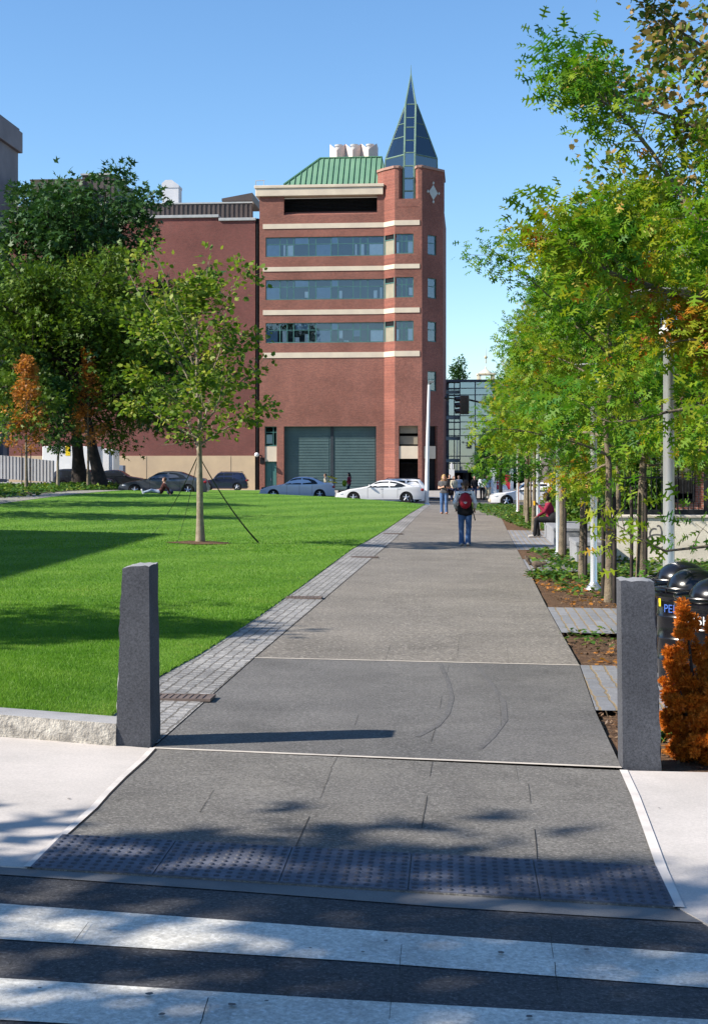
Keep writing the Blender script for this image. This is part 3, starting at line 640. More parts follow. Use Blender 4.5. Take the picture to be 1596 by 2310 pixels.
# stakes tied to the young oaks
m_stake = mat('stake_wood', (.05, .04, .035), (.028, .024, .022), 9, .9, .2, bump=.4)
def stake(px, py, d, top, label):
    x = xat(px, d); s = MB(); z0 = g(x, d) - .05; zt = CZ + (HY - top) / F * d - z0
    s.tube([(0, 0, 0), (.004, 0, zt * .5), (0, .003, zt - .03), (0, 0, zt)], [.034, .032, .031, .024], 8); o = s.build('tree_stake', m_stake, smooth=50); o.location = (x, d, z0)
    tag(o, label, 'stake', 'dark wooden stakes beside the young oaks')
stake(1384.5, 1350, 21.7, 1120, 'dark stake hard against the right of the oak behind the granite post')
stake(1359, 1335, 22.8, 1135, 'dark stake left of the oak behind the granite post')
stake(1423, 1303, 26.2, 1098, 'thin dark stake left of the oak by the graffiti wall, tied to it')
stake(1319.5, 1298, 26.5, 1105, 'dark stake touching the right side of the slim oak by the second lamp')
stake(1273.5, 1252, 33.2, 1080, 'dark stake touching the oak trunk in front of the granite bench')
stake(1257.5, 1240, 34.6, 1088, 'grey-brown stake left of the oak trunk in front of the granite bench')
stake(1455, 1303, 25.8, 1085, 'dark stake on the right of the oak by the graffiti wall')
# plane tree on the lawn with its three guy straps
tx, ty = gp(452, 1227)[:2]
plane = make_tree('plane_tree', 'young plane tree with pale trunk standing alone on the lawn', 'tree', (tx, ty, g(tx, ty)), m_bark_p, m_plane, seed=31, H=6.0, r0=.098, base=2.1,
          env=lambda t: 2.15 * max(.14, math.sin(math.pi * min(1, t * .80 + .18)) ** .7), nb=22, leaf='plane', nleaf=4800, size=.125, elev=(36, 66), twigs=8, spread=.17, droop=.15, limb=.27, gam=.55, lean=(-.12, 0))
mb = MB(); n = 28; cx_, cy_ = tx, ty
ring = [(cx_ + .78 * math.cos(6.283 * k / n) * random.uniform(.8, 1.15), cy_ + .78 * math.sin(6.283 * k / n) * random.uniform(.85, 1.15)) for k in range(n)]
mb.add([(x, y, g(x, y) + .035) for x, y in ring] + [(cx_, cy_, g(cx_, cy_) + .07)], [(k, (k + 1) % n, n) for k in range(n)])
tag(mb.build('soil_ring', m_mulch, smooth=60), kind='structure')
m_strap = mat('strap_webbing', (.016, .035, .022), (.010, .022, .014), 20, .8)
def strap(px, py, lab, w=.025):
    e = gp(px, py, .03); a = Vector((tx - .05, ty, g(tx, ty) + 2.25)); b = Vector(e); s = MB(); pts = []
    for i in range(13):
        t = i / 12; p = a.lerp(b, t); p.z -= 4 * t * (1 - t) * .16; pts.append(p)
    d = (b - a).normalized(); sd = d.cross(Vector((0, 0, 1))).normalized() * w * .5; up = sd.cross(d).normalized() * .004
    vs = []
    for i, p in enumerate(pts):
        tw = 1.1 * i / 12; q = sd * math.cos(tw) + Vector((0, 0, w * .5)) * math.sin(tw); vs += [p - q - up, p + q - up, p + q + up, p - q + up]
    fs = []
    for i in range(12):
        for k in range(4): fs.append((i * 4 + k, i * 4 + (k + 1) % 4, i * 4 + 4 + (k + 1) % 4, i * 4 + 4 + k))
    fs += [(3, 2, 1, 0), (48, 49, 50, 51)]
    s.add(vs, fs); s.tube([(e[0], e[1], e[2] - .15), (e[0], e[1], e[2] + .03)], .012, 6); o = s.build('guy_strap', m_strap); tag(o, lab, 'guy strap', 'guy straps that hold the plane tree')
strap(583, 1224, 'dark green guy strap running to the right of the plane tree', .05); strap(345, 1205, 'dark guy strap slanting down to the left of the plane tree', .028); strap(400, 1222, 'thin dark guy strap ending just left of the plane tree\'s foot', .026)
# the two big trees and the young ones at the left
make_tree('shade_tree', 'tallest dark green tree, its crown above the roof of the brick wing', 'tree', (xat(180, 93), 93, 1.0), m_bark_d, m_dgreen, seed=41, H=16.8, r0=.42, base=5.0,
          env=lambda t: 9.2 * max(.2, math.sin(math.pi * min(1, t * .75 + .25)) ** .6), nb=40, leaf='clump', nleaf=24000, size=.40, elev=(5, 60), twigs=9, spread=.5, droop=.2, minr=.02, lean=(-1.0, 0))
make_tree('locust_tree', 'broad olive green tree with a dark slanting trunk by the grey car', 'tree', (xat(226, 86), 86, 1.0), m_bark_d, m_olive, seed=42, H=10.2, r0=.40, base=4.8,
          env=lambda t: 8.0 * max(.35, math.sin(math.pi * min(1, t * .72 + .26)) ** .5), nb=44, leaf='clump', nleaf=38000, size=.28, elev=(6, 44), twigs=10, spread=.5, droop=.15, minr=.02, lean=(-2.0, 0), asym=lambda a: 1.0 + .35 * (math.cos(a) < -.1))
cone = lambda w: (lambda t: w * max(.08, 1.06 - t))
YG = 'slender young trees in the left hand bed'
make_tree('young_tree', 'withered young tree with orange brown leaves, leftmost in the bed', 'tree', (xat(60, 77), 77, .85), m_bark_g, m_brown, YG, seed=51, H=7.2, r0=.09, base=1.9, env=cone(2.0), nb=26, leaf='clump', nleaf=2600, gam=1.0, size=.165, elev=(25, 65), twigs=6, spread=.16, droop=.1)
make_tree('young_tree', 'withered brown young tree in front of the big dark trunks', 'tree', (xat(199, 84), 84, .95), m_bark_g, m_brown, YG, seed=52, H=8.0, r0=.08, base=2.2, env=cone(2.1), nb=24, leaf='clump', nleaf=2200, gam=1.0, size=.16, elev=(30, 65), twigs=6, spread=.17, droop=.1)
make_tree('young_tree', 'green young tree with pale trunk between the two withered ones', 'tree', (xat(131, 81), 81, .9), m_bark_p, m_mgreen, YG, seed=53, H=6.2, r0=.09, base=2.0, env=cone(2.1), nb=24, leaf='clump', nleaf=3800, size=.17, elev=(15, 60), twigs=6, spread=.18, droop=.2)
for px, d in ((50, 77.3), (70, 77.4)):
    x = xat(px, d); s = MB(); s.tube([(0, 0, 0), (0, 0, 2.2)], [.03, .027], 7); o = s.build('tree_stake', m_stake, smooth=50); o.location = (x, d, g(x, d)); tag(o, 'dark stake just %s of the leftmost withered tree' % ('left' if px == 50 else 'right'), 'stake', 'dark stakes beside the withered tree')
# trees at the street and lawn edge that stand outside the frame: the photo shows only their shade
tA = make_tree('street_tree', 'large leafy street tree whose shade dapples the crosswalk', 'tree', (-9.3, 1.8, g(-9, 2)), m_bark_d, m_mgreen, 'street trees that shade crosswalk and lawn', seed=61, H=10.2, r0=.25, base=3.4,
          env=lambda t: 3.7 * max(.25, math.sin(math.pi * min(1, t * .75 + .25)) ** .6), nb=30, leaf='clump', nleaf=4200, size=.32, elev=(5, 60), twigs=8, spread=.4, droop=.3, gam=1.1)
for (x, y, s, rz, lab) in ((-13.6, 13.6, .78, 1.3, 'leafy tree whose shade crosses the lawn behind the granite post'), (-12.0, -2.2, .95, 2.6, 'leafy tree whose shade falls on the near crosswalk'), (-15.6, 47, .75, .4, 'tree at the lawn\'s left edge, nearest of the three casting bands of shade'),
        (-17.6, 55.5, .85, 4.1, 'middle tree of the three casting bands of shade on the lawn'), (-19.6, 64, .8, 5.0, 'farthest tree of the three casting bands of shade on the lawn')):
    c = copy_tree(tA); c.location = (x, y, g(x, y)); c.scale = (s, s, s); c.rotation_euler.z = rz; c['label'] = lab
# ------------------------------------------------------------------ the brick building with the glass spire
m_brick = brickmat('red_brick', (.268, .083, .056), (.178, .054, .040), (.26, .175, .145), .22, .075, .008, bump=.3, var=.26, vscale=.22)
m_brick_w = brickmat('dark_red_brick', (.188, .050, .041), (.136, .039, .034), (.19, .115, .10), .22, .075, .008, bump=.3, var=.24, vscale=.16)
m_brick_o = brickmat('orange_brick', (.42, .17, .11), (.32, .12, .08), (.40, .32, .28), .22, .075, .010, bump=.3, var=.2)
m_stone = mat('cast_stone', (.66, .56, .43), (.56, .47, .37), .6, .85, .25, bump=.15, speck=.06, obj=True)
m_tan = mat('tan_render', (.56, .42, .27), (.48, .36, .24), .5, .9, .2, bump=.2, speck=.08, obj=True)
m_teal = mat('teal_metal', (.060, .17, .155), (.05, .145, .135), 3, .5, .4, obj=True)
m_green = mat('green_frame', (.17, .26, .185), (.13, .21, .15), 2, .5, .4, obj=True)
m_gdoor = mat('garage_door', (.075, .125, .128), (.058, .100, .105), .8, .55, .35, obj=True)
m_room = mat('room_interior', (.075, .095, .13), (.045, .06, .085), .45, .9, .1, obj=True)
m_black = mat('black_and_shade', (.012, .012, .014), (.02, .02, .022), 3, .9, .1)  # black parts' own colour; behind porch, slot and entrance, shade put into colour
m_blind = mat('white_blind', (.85, .86, .86), (.75, .77, .78), 3, .8)
m_skyblue = mat('sky_blue', (.24, .33, .46), (.20, .28, .40), 2, .8)  # sky mirrored in the panes, put into the colour of panels behind them
m_glass = glassmat('window_glass', (.90, .95, .97), .10)
m_sglass = glassmat('spire_glass', (.15, .20, .24), .10, rc=(.8, .88, .92))
m_bglass = glassmat('blue_glass', (.25, .36, .48), .24)
m_roofg = mat('green_standing_seam', (.150, .275, .175), (.12, .235, .155), .7, .55, .4, obj=True, speck=.05)
m_seam = mat('roof_seam', (.07, .18, .10), None, 2, .6, obj=True)
m_silver = mat('silver_coping', (.40, .40, .39), (.32, .33, .33), 2, .5, .5, obj=True)
m_corr = mat('brown_metal_screen', (.085, .065, .060), (.062, .050, .048), .7, .6, .35, obj=True)
m_pink = mat('pale_pink_stack', (.68, .55, .50), (.60, .48, .45), 1, .8, obj=True)
m_brnpanel = mat('spandrel_panel', (.30, .27, .20), (.24, .215, .165), 1.2, .7, obj=True)
D0 = 137.0
bx0 = xat(585, D0)
bld = empty('brick_building', (bx0, D0, 0), YAW, 'red brick building with cream bands, green roof and pointed glass spire', 'building')
cy, sy = math.cos(-YAW), math.sin(-YAW)
def U(px, v=0.0, o=None):
    """local u of a photo column on the plane at local depth v (origin x, y)"""
    ox, oy = o or (bx0, D0); k = (px - CX) / F
    return (k * (oy + v * cy) - ox - v * sy) / (cy + k * sy)
def Z(py, u=0.0, v=0.0): return CZ + (HY - py) * (D0 - u * sy + v * cy) / F
def wall(mb, p0, p1, z0, z1, ops=(), th=.45, mi=0, out=0.0):
    """wall slab from p0 to p1 (outside on the right of the way p0->p1 turned: outward normal = (dy,-dx)) with openings (a0,a1,zb,zt) in metres along"""
    p0 = Vector(p0); p1 = Vector(p1); d = p1 - p0; L = d.length; d /= L; nrm = Vector((d.y, -d.x))
    zs = sorted(set([z0, z1] + [z for o in ops for z in o[2:4] if z0 < z < z1]))
    for a, b in zip(zs[:-1], zs[1:]):
        zc = (a + b) / 2; iv = sorted((max(0, o[0]), min(L, o[1])) for o in ops if o[2] < zc < o[3]); t = 0.0; segs = []
        for s, e in iv:
            if s > t + 1e-4: segs.append((t, s))
            t = max(t, e)
        if t < L - 1e-4: segs.append((t, L))
        for s, e in segs:
            q = [p0 + d * s + nrm * out, p0 + d * e + nrm * out, p0 + d * e - nrm * th, p0 + d * s - nrm * th]
            mb.prism([(v.x, v.y) for v in q], a, b, mi)
def window(parent, p0, p1, zb, zt, cols, trans=.36, blinds=(), sky_patches=(), rec=.14, bar=.07, m_fr=None, name='window'):
    p0 = Vector(p0); p1 = Vector(p1); d = p1 - p0; L = d.length; d /= L; nrm = Vector((d.y, -d.x)); fr = MB()
    def Q(a, o, z): v = p0 + d * a + nrm * o; return (v.x, v.y, z)
    def bx(mb, a0, a1, o0, o1, z0, z1):
        q = [Q(a0, o1, 0), Q(a1, o1, 0), Q(a1, o0, 0), Q(a0, o0, 0)]; mb.prism([(v[0], v[1]) for v in q], z0, z1)
    bx(fr, 0, L, -rec - .06, -rec + .05, zt - bar, zt - .001); bx(fr, 0, L, -rec - .06, -rec + .08, zb + .001, zb + bar * 1.2)
    for c in cols:
        a = min(max(L * c, bar * .5), L - bar * .5); bx(fr, a - bar * .5, a + bar * .5, -rec - .05, -rec + .045, zb + bar * 1.2, zt - bar)
    zt_ = zt - (zt - zb) * trans
    cs = sorted(cols)
    for c0, c1 in zip(cs[:-1], cs[1:]):
        if trans: bx(fr, L * c0 + bar * .5, L * c1 - bar * .5, -rec - .045, -rec + .04, zt_ - bar * .4, zt_ + bar * .4)
    w = fr.build(name, m_fr or m_teal, parent)
    gl = MB(); gl.quad(Q(0, -rec, zb), Q(L, -rec, zb), Q(L, -rec, zt), Q(0, -rec, zt)); gl.build('pane', m_glass, w)
    rm = MB(); o = -rec - 1.6; rm.quad(Q(-.3, o, zb - .6), Q(L + .3, o, zb - .6), Q(L + .3, o, zt + .4), Q(-.3, o, zt + .4)); rm.quad(Q(0, -rec - .5, zb), Q(L, -rec - .5, zb), Q(L, o, zb - .6), Q(0, o, zb - .6))
    rm.quad(Q(0, -rec - .46, zt), Q(L, -rec - .46, zt), Q(L, o, zt + .4), Q(0, o, zt + .4)); rm.build('room', m_room, w)
    for lst, mm, nm in ((blinds, m_blind, 'blind'), (sky_patches, m_skyblue, 'sky_patch')):
        for (a, b, f0, f1) in lst:
            b_ = MB(); bx(b_, L * a, L * b, -rec - .07, -rec - .04, zb + (zt - zb) * f0 + .02, zb + (zt - zb) * f1 - .02); b_.build(nm, mm, w)
    return w
U1, UW = U(866), 1.05
U2 = U(890, -UW); U3 = U(951, -UW); V4 = 1.25; U4 = U(999, V4)
zT = Z(420); zF = Z(444); uS0, uS1 = U(640), U(850)
WZ = [(Z(580), Z(536)), (Z(677), Z(632)), (Z(774), Z(729))]; BZ = [(Z(517), Z(506)), (Z(613), Z(603)), (Z(711), Z(700)), (Z(808), Z(796))]
zG = Z(962); uA, uB, uC, uD = U(597), U(624), U(640), U(848)
wb = MB()
ops = [(U(599), U1, a, b) for a, b in WZ] + [(uA, uB, 0, zG), (uC, uD, .0, zG), (uS0, uS1, Z(486), zF)]
wall(wb, (0, 0), (U1, 0), 0, zF, ops)
L1 = math.hypot(U2 - U1, UW)
wall(wb, (U1, 0), (U2, -UW), 0, zF - .6, [(.05, L1 - .05, a, b) for a, b in WZ])
fo = [(0, U(932, -UW) - U2, a, b) for a, b in WZ] + [(U(899, -UW) - U2, U(942, -UW) - U2, 0, zG)]
wall(wb, (U2, -UW), (U3, -UW), 0, zF - .6, fo)
L3 = math.hypot(U4 - U3, V4 + UW); co = [(L3 * .27, L3 * .68, a, b) for a, b in WZ] + [(L3 * .27, L3 * .68, Z(884), Z(840)), (L3 * .25, L3 * .72, 0, zG)]
wall(wb, (U3, -UW), (U4, V4), 0, zF - .6, co)
wall(wb, (U4, V4), (U4, 16), 0, zF - .6); wall(wb, (U4, 16), (0, 16), 0, zF - .6); wall(wb, (0, 16), (0, .46), 0, zF - .6)
# recess sill, jambs and back of the ventilation slot
sl = MB(); sl.add([(uS0, 0.02, Z(486)), (uS1, .02, Z(486)), (uS1, 1.3, Z(474)), (uS0, 1.3, Z(474))], [(0, 1, 2, 3)]); sl.build('vent_sill', m_brick, bld)
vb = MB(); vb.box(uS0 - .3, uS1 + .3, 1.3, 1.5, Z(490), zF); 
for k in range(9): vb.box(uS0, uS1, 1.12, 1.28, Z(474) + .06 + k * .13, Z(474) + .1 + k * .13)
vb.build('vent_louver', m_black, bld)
jb = MB(); jb.box(uC - .02, uC, .45, .9, 0, zG); jb.box(uD, uD + .02, .45, .9, 0, zG); jb.box(uC, uD, .45, .9, zG, zG + .03); wb.v += []; jb.build('garage_recess', m_brick, bld)
# tower top: taller octagonal head behind the front faces
uT0, uT1 = U(850), U4; zP = Z(389)
tw = [(uT0, 0.9), (U1, -.02), (U2, -UW - .02), (U(899, -UW), -UW - .02), (U(908, -.2), -.2), (U(935, -.2), -.2), (U(942, -UW), -UW - .02), (U3, -UW - .02), (U4 + .02, V4), (U4 + .02, 6.2), (U3, 7.4), (uT0 + .9, 7.4), (uT0, 6.2)]
wb.prism([(a, b) for a, b in tw], zF - .6, zP)
wb.build('wall', m_brick, bld)
cp = MB()
for a, b in zip(tw, tw[1:] + tw[:1]):
    cp.tube([(a[0], a[1], zP + .08), (b[0], b[1], zP + .08)], .16, 4, twist=R(45))
cp.build('coping', mat('brick_coping', (.36, .22, .17), (.28, .16, .13), 2, .8, obj=True), bld)
# stone fascia and bands
fa = MB(); fa.box(-.35, U(864), -.28, 1.0, zF, zT - .28); fa.box(-.45, U(864) + .08, -.38, 1.0, zT - .28, zT); fa.box(-.35, 0.3, 1.001, 12, zF, zT - .02); fa.build('stone_fascia', m_stone, bld, bevel=.03)
for a, b in BZ:
    q = MB(); s_ = MB()
    wall(q, (U(593), 0), (U1 + .02, 0), a, b, th=.0, out=.06); wall(q, (U1, 0), (U2, -UW), a, b, th=0, out=.06); wall(q, (U2 - .02, -UW), (U(946, -UW), -UW), a, b, th=0, out=.062)
    q.build('stone_band', m_stone, bld)
colp = [0, .121, .182, .236, .364, .424, .552, .612, .739, .80, .861, 1]
BL = [[(.15, .165, 0, .62), (.185, .235, 0, .6), (.755, .77, 0, .62), (.80, .83, 0, .62), (.875, .99, 0, .62)], [(.33, .36, .1, .42), (.62, .645, .05, .45), (.91, .94, .05, .45), (.965, .98, 0, .6)], [(.14, .175, 0, .62), (.245, .285, .0, .3), (.33, .36, 0, .45), (.62, .65, .2, .62), (.66, .70, 0, .12), (.885, .99, 0, .62)]]
SH = [[(.0, .12, 0, .62), (.43, .55, 0, .62)], [(0, .12, 0, .62), (.43, .55, .0, .62)], [(.43, .55, 0, .62), (.0, .10, 0, .62), (.74, .80, .3, .62)]]
for (a, b), bl, sh in zip(WZ, BL, SH):
    window(bld, (U(599), 0), (U1 - .001, 0), a, b, colp, blinds=bl, sky_patches=sh + [(.25, .36, .64, 1), (.56, .61, .64, 1)])
    # angled bay: dark louver above a tan panel
    p0, p1 = Vector((U1, 0)), Vector((U2, -UW)); dd = (p1 - p0).normalized(); nn = Vector((dd.y, -dd.x))
    q0 = p0 + dd * .05; q1 = p1 - dd * .05
    pa = MB(); wall(pa, q0, q1, a, b - (b - a) * .26, th=.3, out=-.05); pa.build('spandrel_panel', m_brnpanel, bld)
    lv = MB(); wall(lv, q0, q1, b - (b - a) * .26, b, th=.3, out=-.1); lv.build('louver', m_black, bld)
    fr = MB(); wall(fr, q0, q0 + dd * .09, a, b, th=.1, out=.0); wall(fr, q1 - dd * .09, q1, a, b, th=.1, out=.0); wall(fr, q0 + dd * .1, q1 - dd * .1, b - (b - a) * .28, b - (b - a) * .24, th=.1, out=.0); fr.build('bay_frame', m_teal, bld)
    window(bld, (U2 + .02, -UW), (U(932, -UW), -UW), a, b, [0, .36, .62, 1], blinds=[(.02, .2, 0, .6), (.70, .95, 0, .64)] if a != WZ[1][0] else [(.75, .95, .1, .5)])
    c0, c1 = Vector((U3, -UW)), Vector((U4, V4)); d3 = (c1 - c0).normalized()
    window(bld, c0 + d3 * L3 * .27, c0 + d3 * L3 * .68, a, b, [0, 1], trans=.4)
window(bld, c0 + d3 * L3 * .27, c0 + d3 * L3 * .68, Z(884), Z(840), [0, 1], trans=.4)
# ground floor: side window, panel, teal door, the garage door and right hand opening
window(bld, (uA, 0), (uB, 0), Z(1006), zG, [0, .7, 1], trans=.3, blinds=[(.1, .6, .1, .6)], rec=.25)
q = MB(); q.box(uA, uB, .08, .3, Z(1041), Z(1007)); q.build('stone_panel', m_stone, bld)
q = MB(); q.box(uA, uB, .35, .45, 0, Z(1041)); q.box(uA + .1, uA + .62, .31, .35, .1, Z(1046)); q.box(uB - .5, uB - .08, .31, .35, .1, Z(1046)); dr = q.build('door', m_teal, bld)
q = MB(); q.box(uB - .62, uB - .56, .26, .30, .9, 1.15); q.build('handle', m_silver, dr)
q = MB(); um = (uC + uD) / 2 + .15
q.box(uC, um - .14, .6, .8, 0, zG); q.box(um + .14, uD, .6, .8, 0, zG)
for k in range(22):
    z = .12 + k * .27
    if z < zG - .3: q.box(uC + .15, um - .3, .56, .6, z, z + .2); q.box(um + .3, uD - .15, .56, .6, z, z + .2)
gd = q.build('garage_door', m_gdoor, bld)
q = MB(); q.box(um - .14, um + .14, .5, .8, 0, zG); q.build('centre_post', mat('dark_post', (.03, .04, .05), None, 2, .6), gd)
a0, a1 = U(899, -UW), U(942, -UW)
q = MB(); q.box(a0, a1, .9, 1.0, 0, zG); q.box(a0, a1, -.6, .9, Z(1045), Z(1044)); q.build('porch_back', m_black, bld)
q = MB(); q.box(a0 - .001, a1, -UW + .08, -UW + .5, Z(1035), Z(1007)); wall(q, c0 + d3 * L3 * .10, c0 + d3 * L3 * .60, Z(1035), Z(1007), th=.0, out=.10); q.build('stone_panel', m_stone, bld)
q = MB()
for k in range(2): q.box(a0 + .05, a1 - .05, -.5, -.45, Z(1003) + k * 1.05, Z(1003) + .78 + k * 1.05)
q.build('porch_blind', m_brnpanel, bld)
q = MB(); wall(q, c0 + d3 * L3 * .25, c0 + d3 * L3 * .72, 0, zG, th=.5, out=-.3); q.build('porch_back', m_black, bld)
# diamond ornament on the chamfer
q = MB(); cc = c0 + d3 * L3 * .52; n3 = Vector((d3.y, -d3.x)); zc = Z(440)
def DQ(a, z, o=.03): v = cc + d3 * a + n3 * o; return (v.x, v.y, z)
def slab(mb, pts, o=.05):
    n = len(pts); mb.add([DQ(a, z, o) for a, z in pts] + [DQ(a, z, 0) for a, z in pts], [tuple(range(n))] + [((i + 1) % n, i, n + i, n + (i + 1) % n) for i in range(n)])
slab(q, [(-.62, zc), (0, zc - .72), (.62, zc), (0, zc + .72)])
for a, z in ((-.78, zc), (.78, zc), (0, zc - .9), (0, zc + .9)): slab(q, [(a - .13, z - .02), (a, z - .15), (a + .13, z + .02), (a, z + .15)], .08)
q.build('diamond_ornament', mat('pale_green_stone', (.50, .52, .48), (.42, .44, .42), 2, .8, obj=True), bld)
# glass strip in the niche, spire
uc = U(922, 0); hw = .5
def strip_glass(z0, z1, v):
    s = MB()
    for k in (-1, 1): s.box(uc + k * hw - .09, uc + k * hw + .09, v - .12, v + .06, z0, z1)
    n = 3
    for k in range(n + 1): z = z0 + (z1 - z0) * k / n; s.box(uc - hw + .09, uc + hw - .09, v - .09, v + .04, z - .06, z + .06)
    f = s.build('niche_window', m_green, bld); g_ = MB(); g_.quad((uc - hw, v, z0), (uc + hw, v, z0), (uc + hw, v, z1), (uc - hw, v, z1)); g_.build('pane', m_bglass, f)
    r_ = MB(); r_.quad((uc - hw, v + .055, z0), (uc + hw, v + .055, z0), (uc + hw, v + .055, z1), (uc - hw, v + .055, z1)); r_.build('backing', m_room, f)
strip_glass(Z(466), zP + .3, -.36)
q = MB(); q.add([(U(899, -UW) , -UW - .02, Z(476)), (U(942, -UW), -UW - .02, Z(476)), (U(935, -.2), -.2, Z(464)), (U(908, -.2), -.2, Z(464))], [(0, 1, 2, 3)]); q.build('niche_sill', m_brick, bld)
uq = U(926, 2); vq = 2.75; zB, z1, zT2 = zP + .1, Z(361, 0, 2), Z(238, 0, 2); rB = (U(985, 1) - U(866, 1)) / 2
def octo(r, z, rv=None):
    rv = rv or r; o = []
    for k in range(4):
        a = R(90 * k); o.append((uq + r * math.cos(a), vq + rv * math.sin(a), z))
    return o
o0, o1, o2 = octo(rB, zB), octo(rB * .99, z1), octo(.55, zT2)
gl = MB()
for A, B_ in ((o0, o1), (o1, o2)):
    for k in range(4): gl.quad(A[k], A[(k + 1) % 4], B_[(k + 1) % 4], B_[k])
fr = MB()
for A, B_ in ((o0, o1), (o1, o2)):
    for k in range(4): fr.tube([A[k], B_[k]], .075, 5)
for k in range(4): fr.tube([o1[k], o1[(k + 1) % 4]], .075, 5); fr.tube([o0[k], o0[(k + 1) % 4]], .08, 5)
for t in (.36, .62):
    ot = octo(rB * .99 + (.55 - rB * .99) * t, z1 + (zT2 - z1) * t)
    for k in range(4): fr.tube([ot[k], ot[(k + 1) % 4]], .05, 4)
# the narrow blade that runs up the middle and ends in a needle
yb0, yb1 = rB + .22, .72; ap = (uq - .02, vq, Z(170, 0, 2)); ub = uq - .02
B0 = [(ub - hw, vq - yb0, zB - .1), (ub + hw, vq - yb0, zB - .1), (ub + hw, vq + yb0, zB - .1), (ub - hw, vq + yb0, zB - .1)]
B1 = [(ub - hw, vq - yb0, z1), (ub + hw, vq - yb0, z1), (ub + hw, vq + yb0, z1), (ub - hw, vq + yb0, z1)]
B2 = [(ub - hw, vq - yb1, zT2 - .2), (ub + hw, vq - yb1, zT2 - .2), (ub + hw, vq + yb1, zT2 - .2), (ub - hw, vq + yb1, zT2 - .2)]
bl = MB()
for A, B_ in ((B0, B1), (B1, B2)):
    for k in range(4): bl.quad(A[k], A[(k + 1) % 4], B_[(k + 1) % 4], B_[k])
for k in range(4): bl.add([B2[k], B2[(k + 1) % 4], ap], [(0, 1, 2)])
for k in range(4):
    fr.tube([B0[k], B1[k]], .10, 5); fr.tube([B1[k], B2[k]], .10, 5); fr.tube([B2[k], ap], [.10, .05], 5)
fr.tube([ap, (ap[0], ap[1], ap[2] + .9)], [.05, .015], 5)
for t in (0, .25, .52, .72, 1.0):
    P_ = [tuple(B1[k][i] + (B2[k][i] - B1[k][i]) * t for i in range(3)) for k in range(4)]
    for k in range(4): fr.tube([P_[k], P_[(k + 1) % 4]], .06, 4)
sp = fr.build('spire', m_green, bld); gl.build('glass', m_sglass, sp); bl.build('blade_glass', m_bglass, sp)
core = MB()                                        # what one sees through the tinted glass: a dark stair core
oc = octo(rB * .8, zB), octo(rB * .78, z1), octo(.35, zT2 - .5)
for A, B_ in ((oc[0], oc[1]), (oc[1], oc[2])):
    for k in range(4): core.quad(A[k], A[(k + 1) % 4], B_[(k + 1) % 4], B_[k])
bc = [[(ub + (p[0] - ub) * .8, vq + (p[1] - vq) * .93, p[2]) for p in L_] for L_ in (B0, B1, B2)]
for A, B_ in ((bc[0], bc[1]), (bc[1], bc[2])):
    for k in range(4): core.quad(A[k], A[(k + 1) % 4], B_[(k + 1) % 4], B_[k])
for k in range(4): core.add([bc[2][k], bc[2][(k + 1) % 4], (ap[0], ap[1], ap[2] - 1.2)], [(0, 1, 2)])
core.build('spire_core', mat('spire_core', (.05, .07, .10), (.035, .05, .075), 1, .9, obj=True), sp)
# green hipped roof
gv0, gv1, gvr = 2.6, 12.0, 5.4; ze, zr = Z(418, 0, 2.6), Z(360, 0, 5.4)
ge0, ge1, gr0, gr1 = U(640, gv0), U(868, gv0), U(722, gvr), U(862, gvr)
rf = MB(); E_ = [(ge0, gv0, ze), (ge1, gv0, ze), (ge1, gv1, ze), (ge0, gv1, ze)]; K_ = [(gr0, gvr, zr), (gr1, gvr, zr), (gr1, gv1 - 2.8, zr), (gr0, gv1 - 2.8, zr)]
for k in range(4): rf.quad(E_[k], E_[(k + 1) % 4], K_[(k + 1) % 4], K_[k])
rf.quad(*K_); rf.quad(*E_[::-1]); rfo = rf.build('roof', m_roofg, bld)
sm = MB(); ns_ = 19
for k in range(ns_ + 1):
    u = ge0 + (ge1 - ge0) * k / ns_; t = 1.0
    if u < gr0: t = (u - ge0) / (gr0 - ge0)
    if u > gr1: t = max(0, (ge1 - u) / (ge1 - gr1))
    if t > .03: sm.tube([(u, gv0 - .02, ze + .05), (u, gv0 + (gvr - gv0) * t, ze + (zr - ze) * t + .05)], .055, 4)
sm.tube([(ge0, gv0, ze + .04), (gr0, gvr, zr + .04)], .1, 4); sm.tube([(gr0, gvr, zr + .04), (gr1, gvr, zr + .04)], .1, 4); sm.build('seam', m_seam, rfo)
rb = MB(); rb.box(.5, U4 - 1, 1.6, 15.5, zF - 1, zF + .4); rb.build('flat_roof', mat('roof_gravel', (.3, .29, .27), None, 3), bld)
# three crenellated stacks with round flues
for k in range(3):
    s0 = U(743 + 35.5 * k, 7.0); w = U(775, 7) - U(743, 7); zb_, zt_ = zr - .3, Z(326, 0, 7); st = MB(); um_ = s0 + w * .55
    st.prism([(s0, 7.4), (um_, 6.3), (s0 + w * 1.08, 7.4), (s0 + w * 1.08, 9.5), (s0, 9.5)], zb_, [zt_, zt_ - .85, zt_, zt_, zt_])
    so = st.build('chimney_stack', m_pink, bld); fl = MB(); fl.lathe([(.38, zt_ - 1.4), (.38, zt_ - .10), (.44, zt_ - .08), (.44, zt_ + .10), (.3, zt_ + .11), (.28, zt_ - .5)], 16, (um_ + .02, 8.3, 0)); fl.build('flue', m_silver, so, smooth=40)
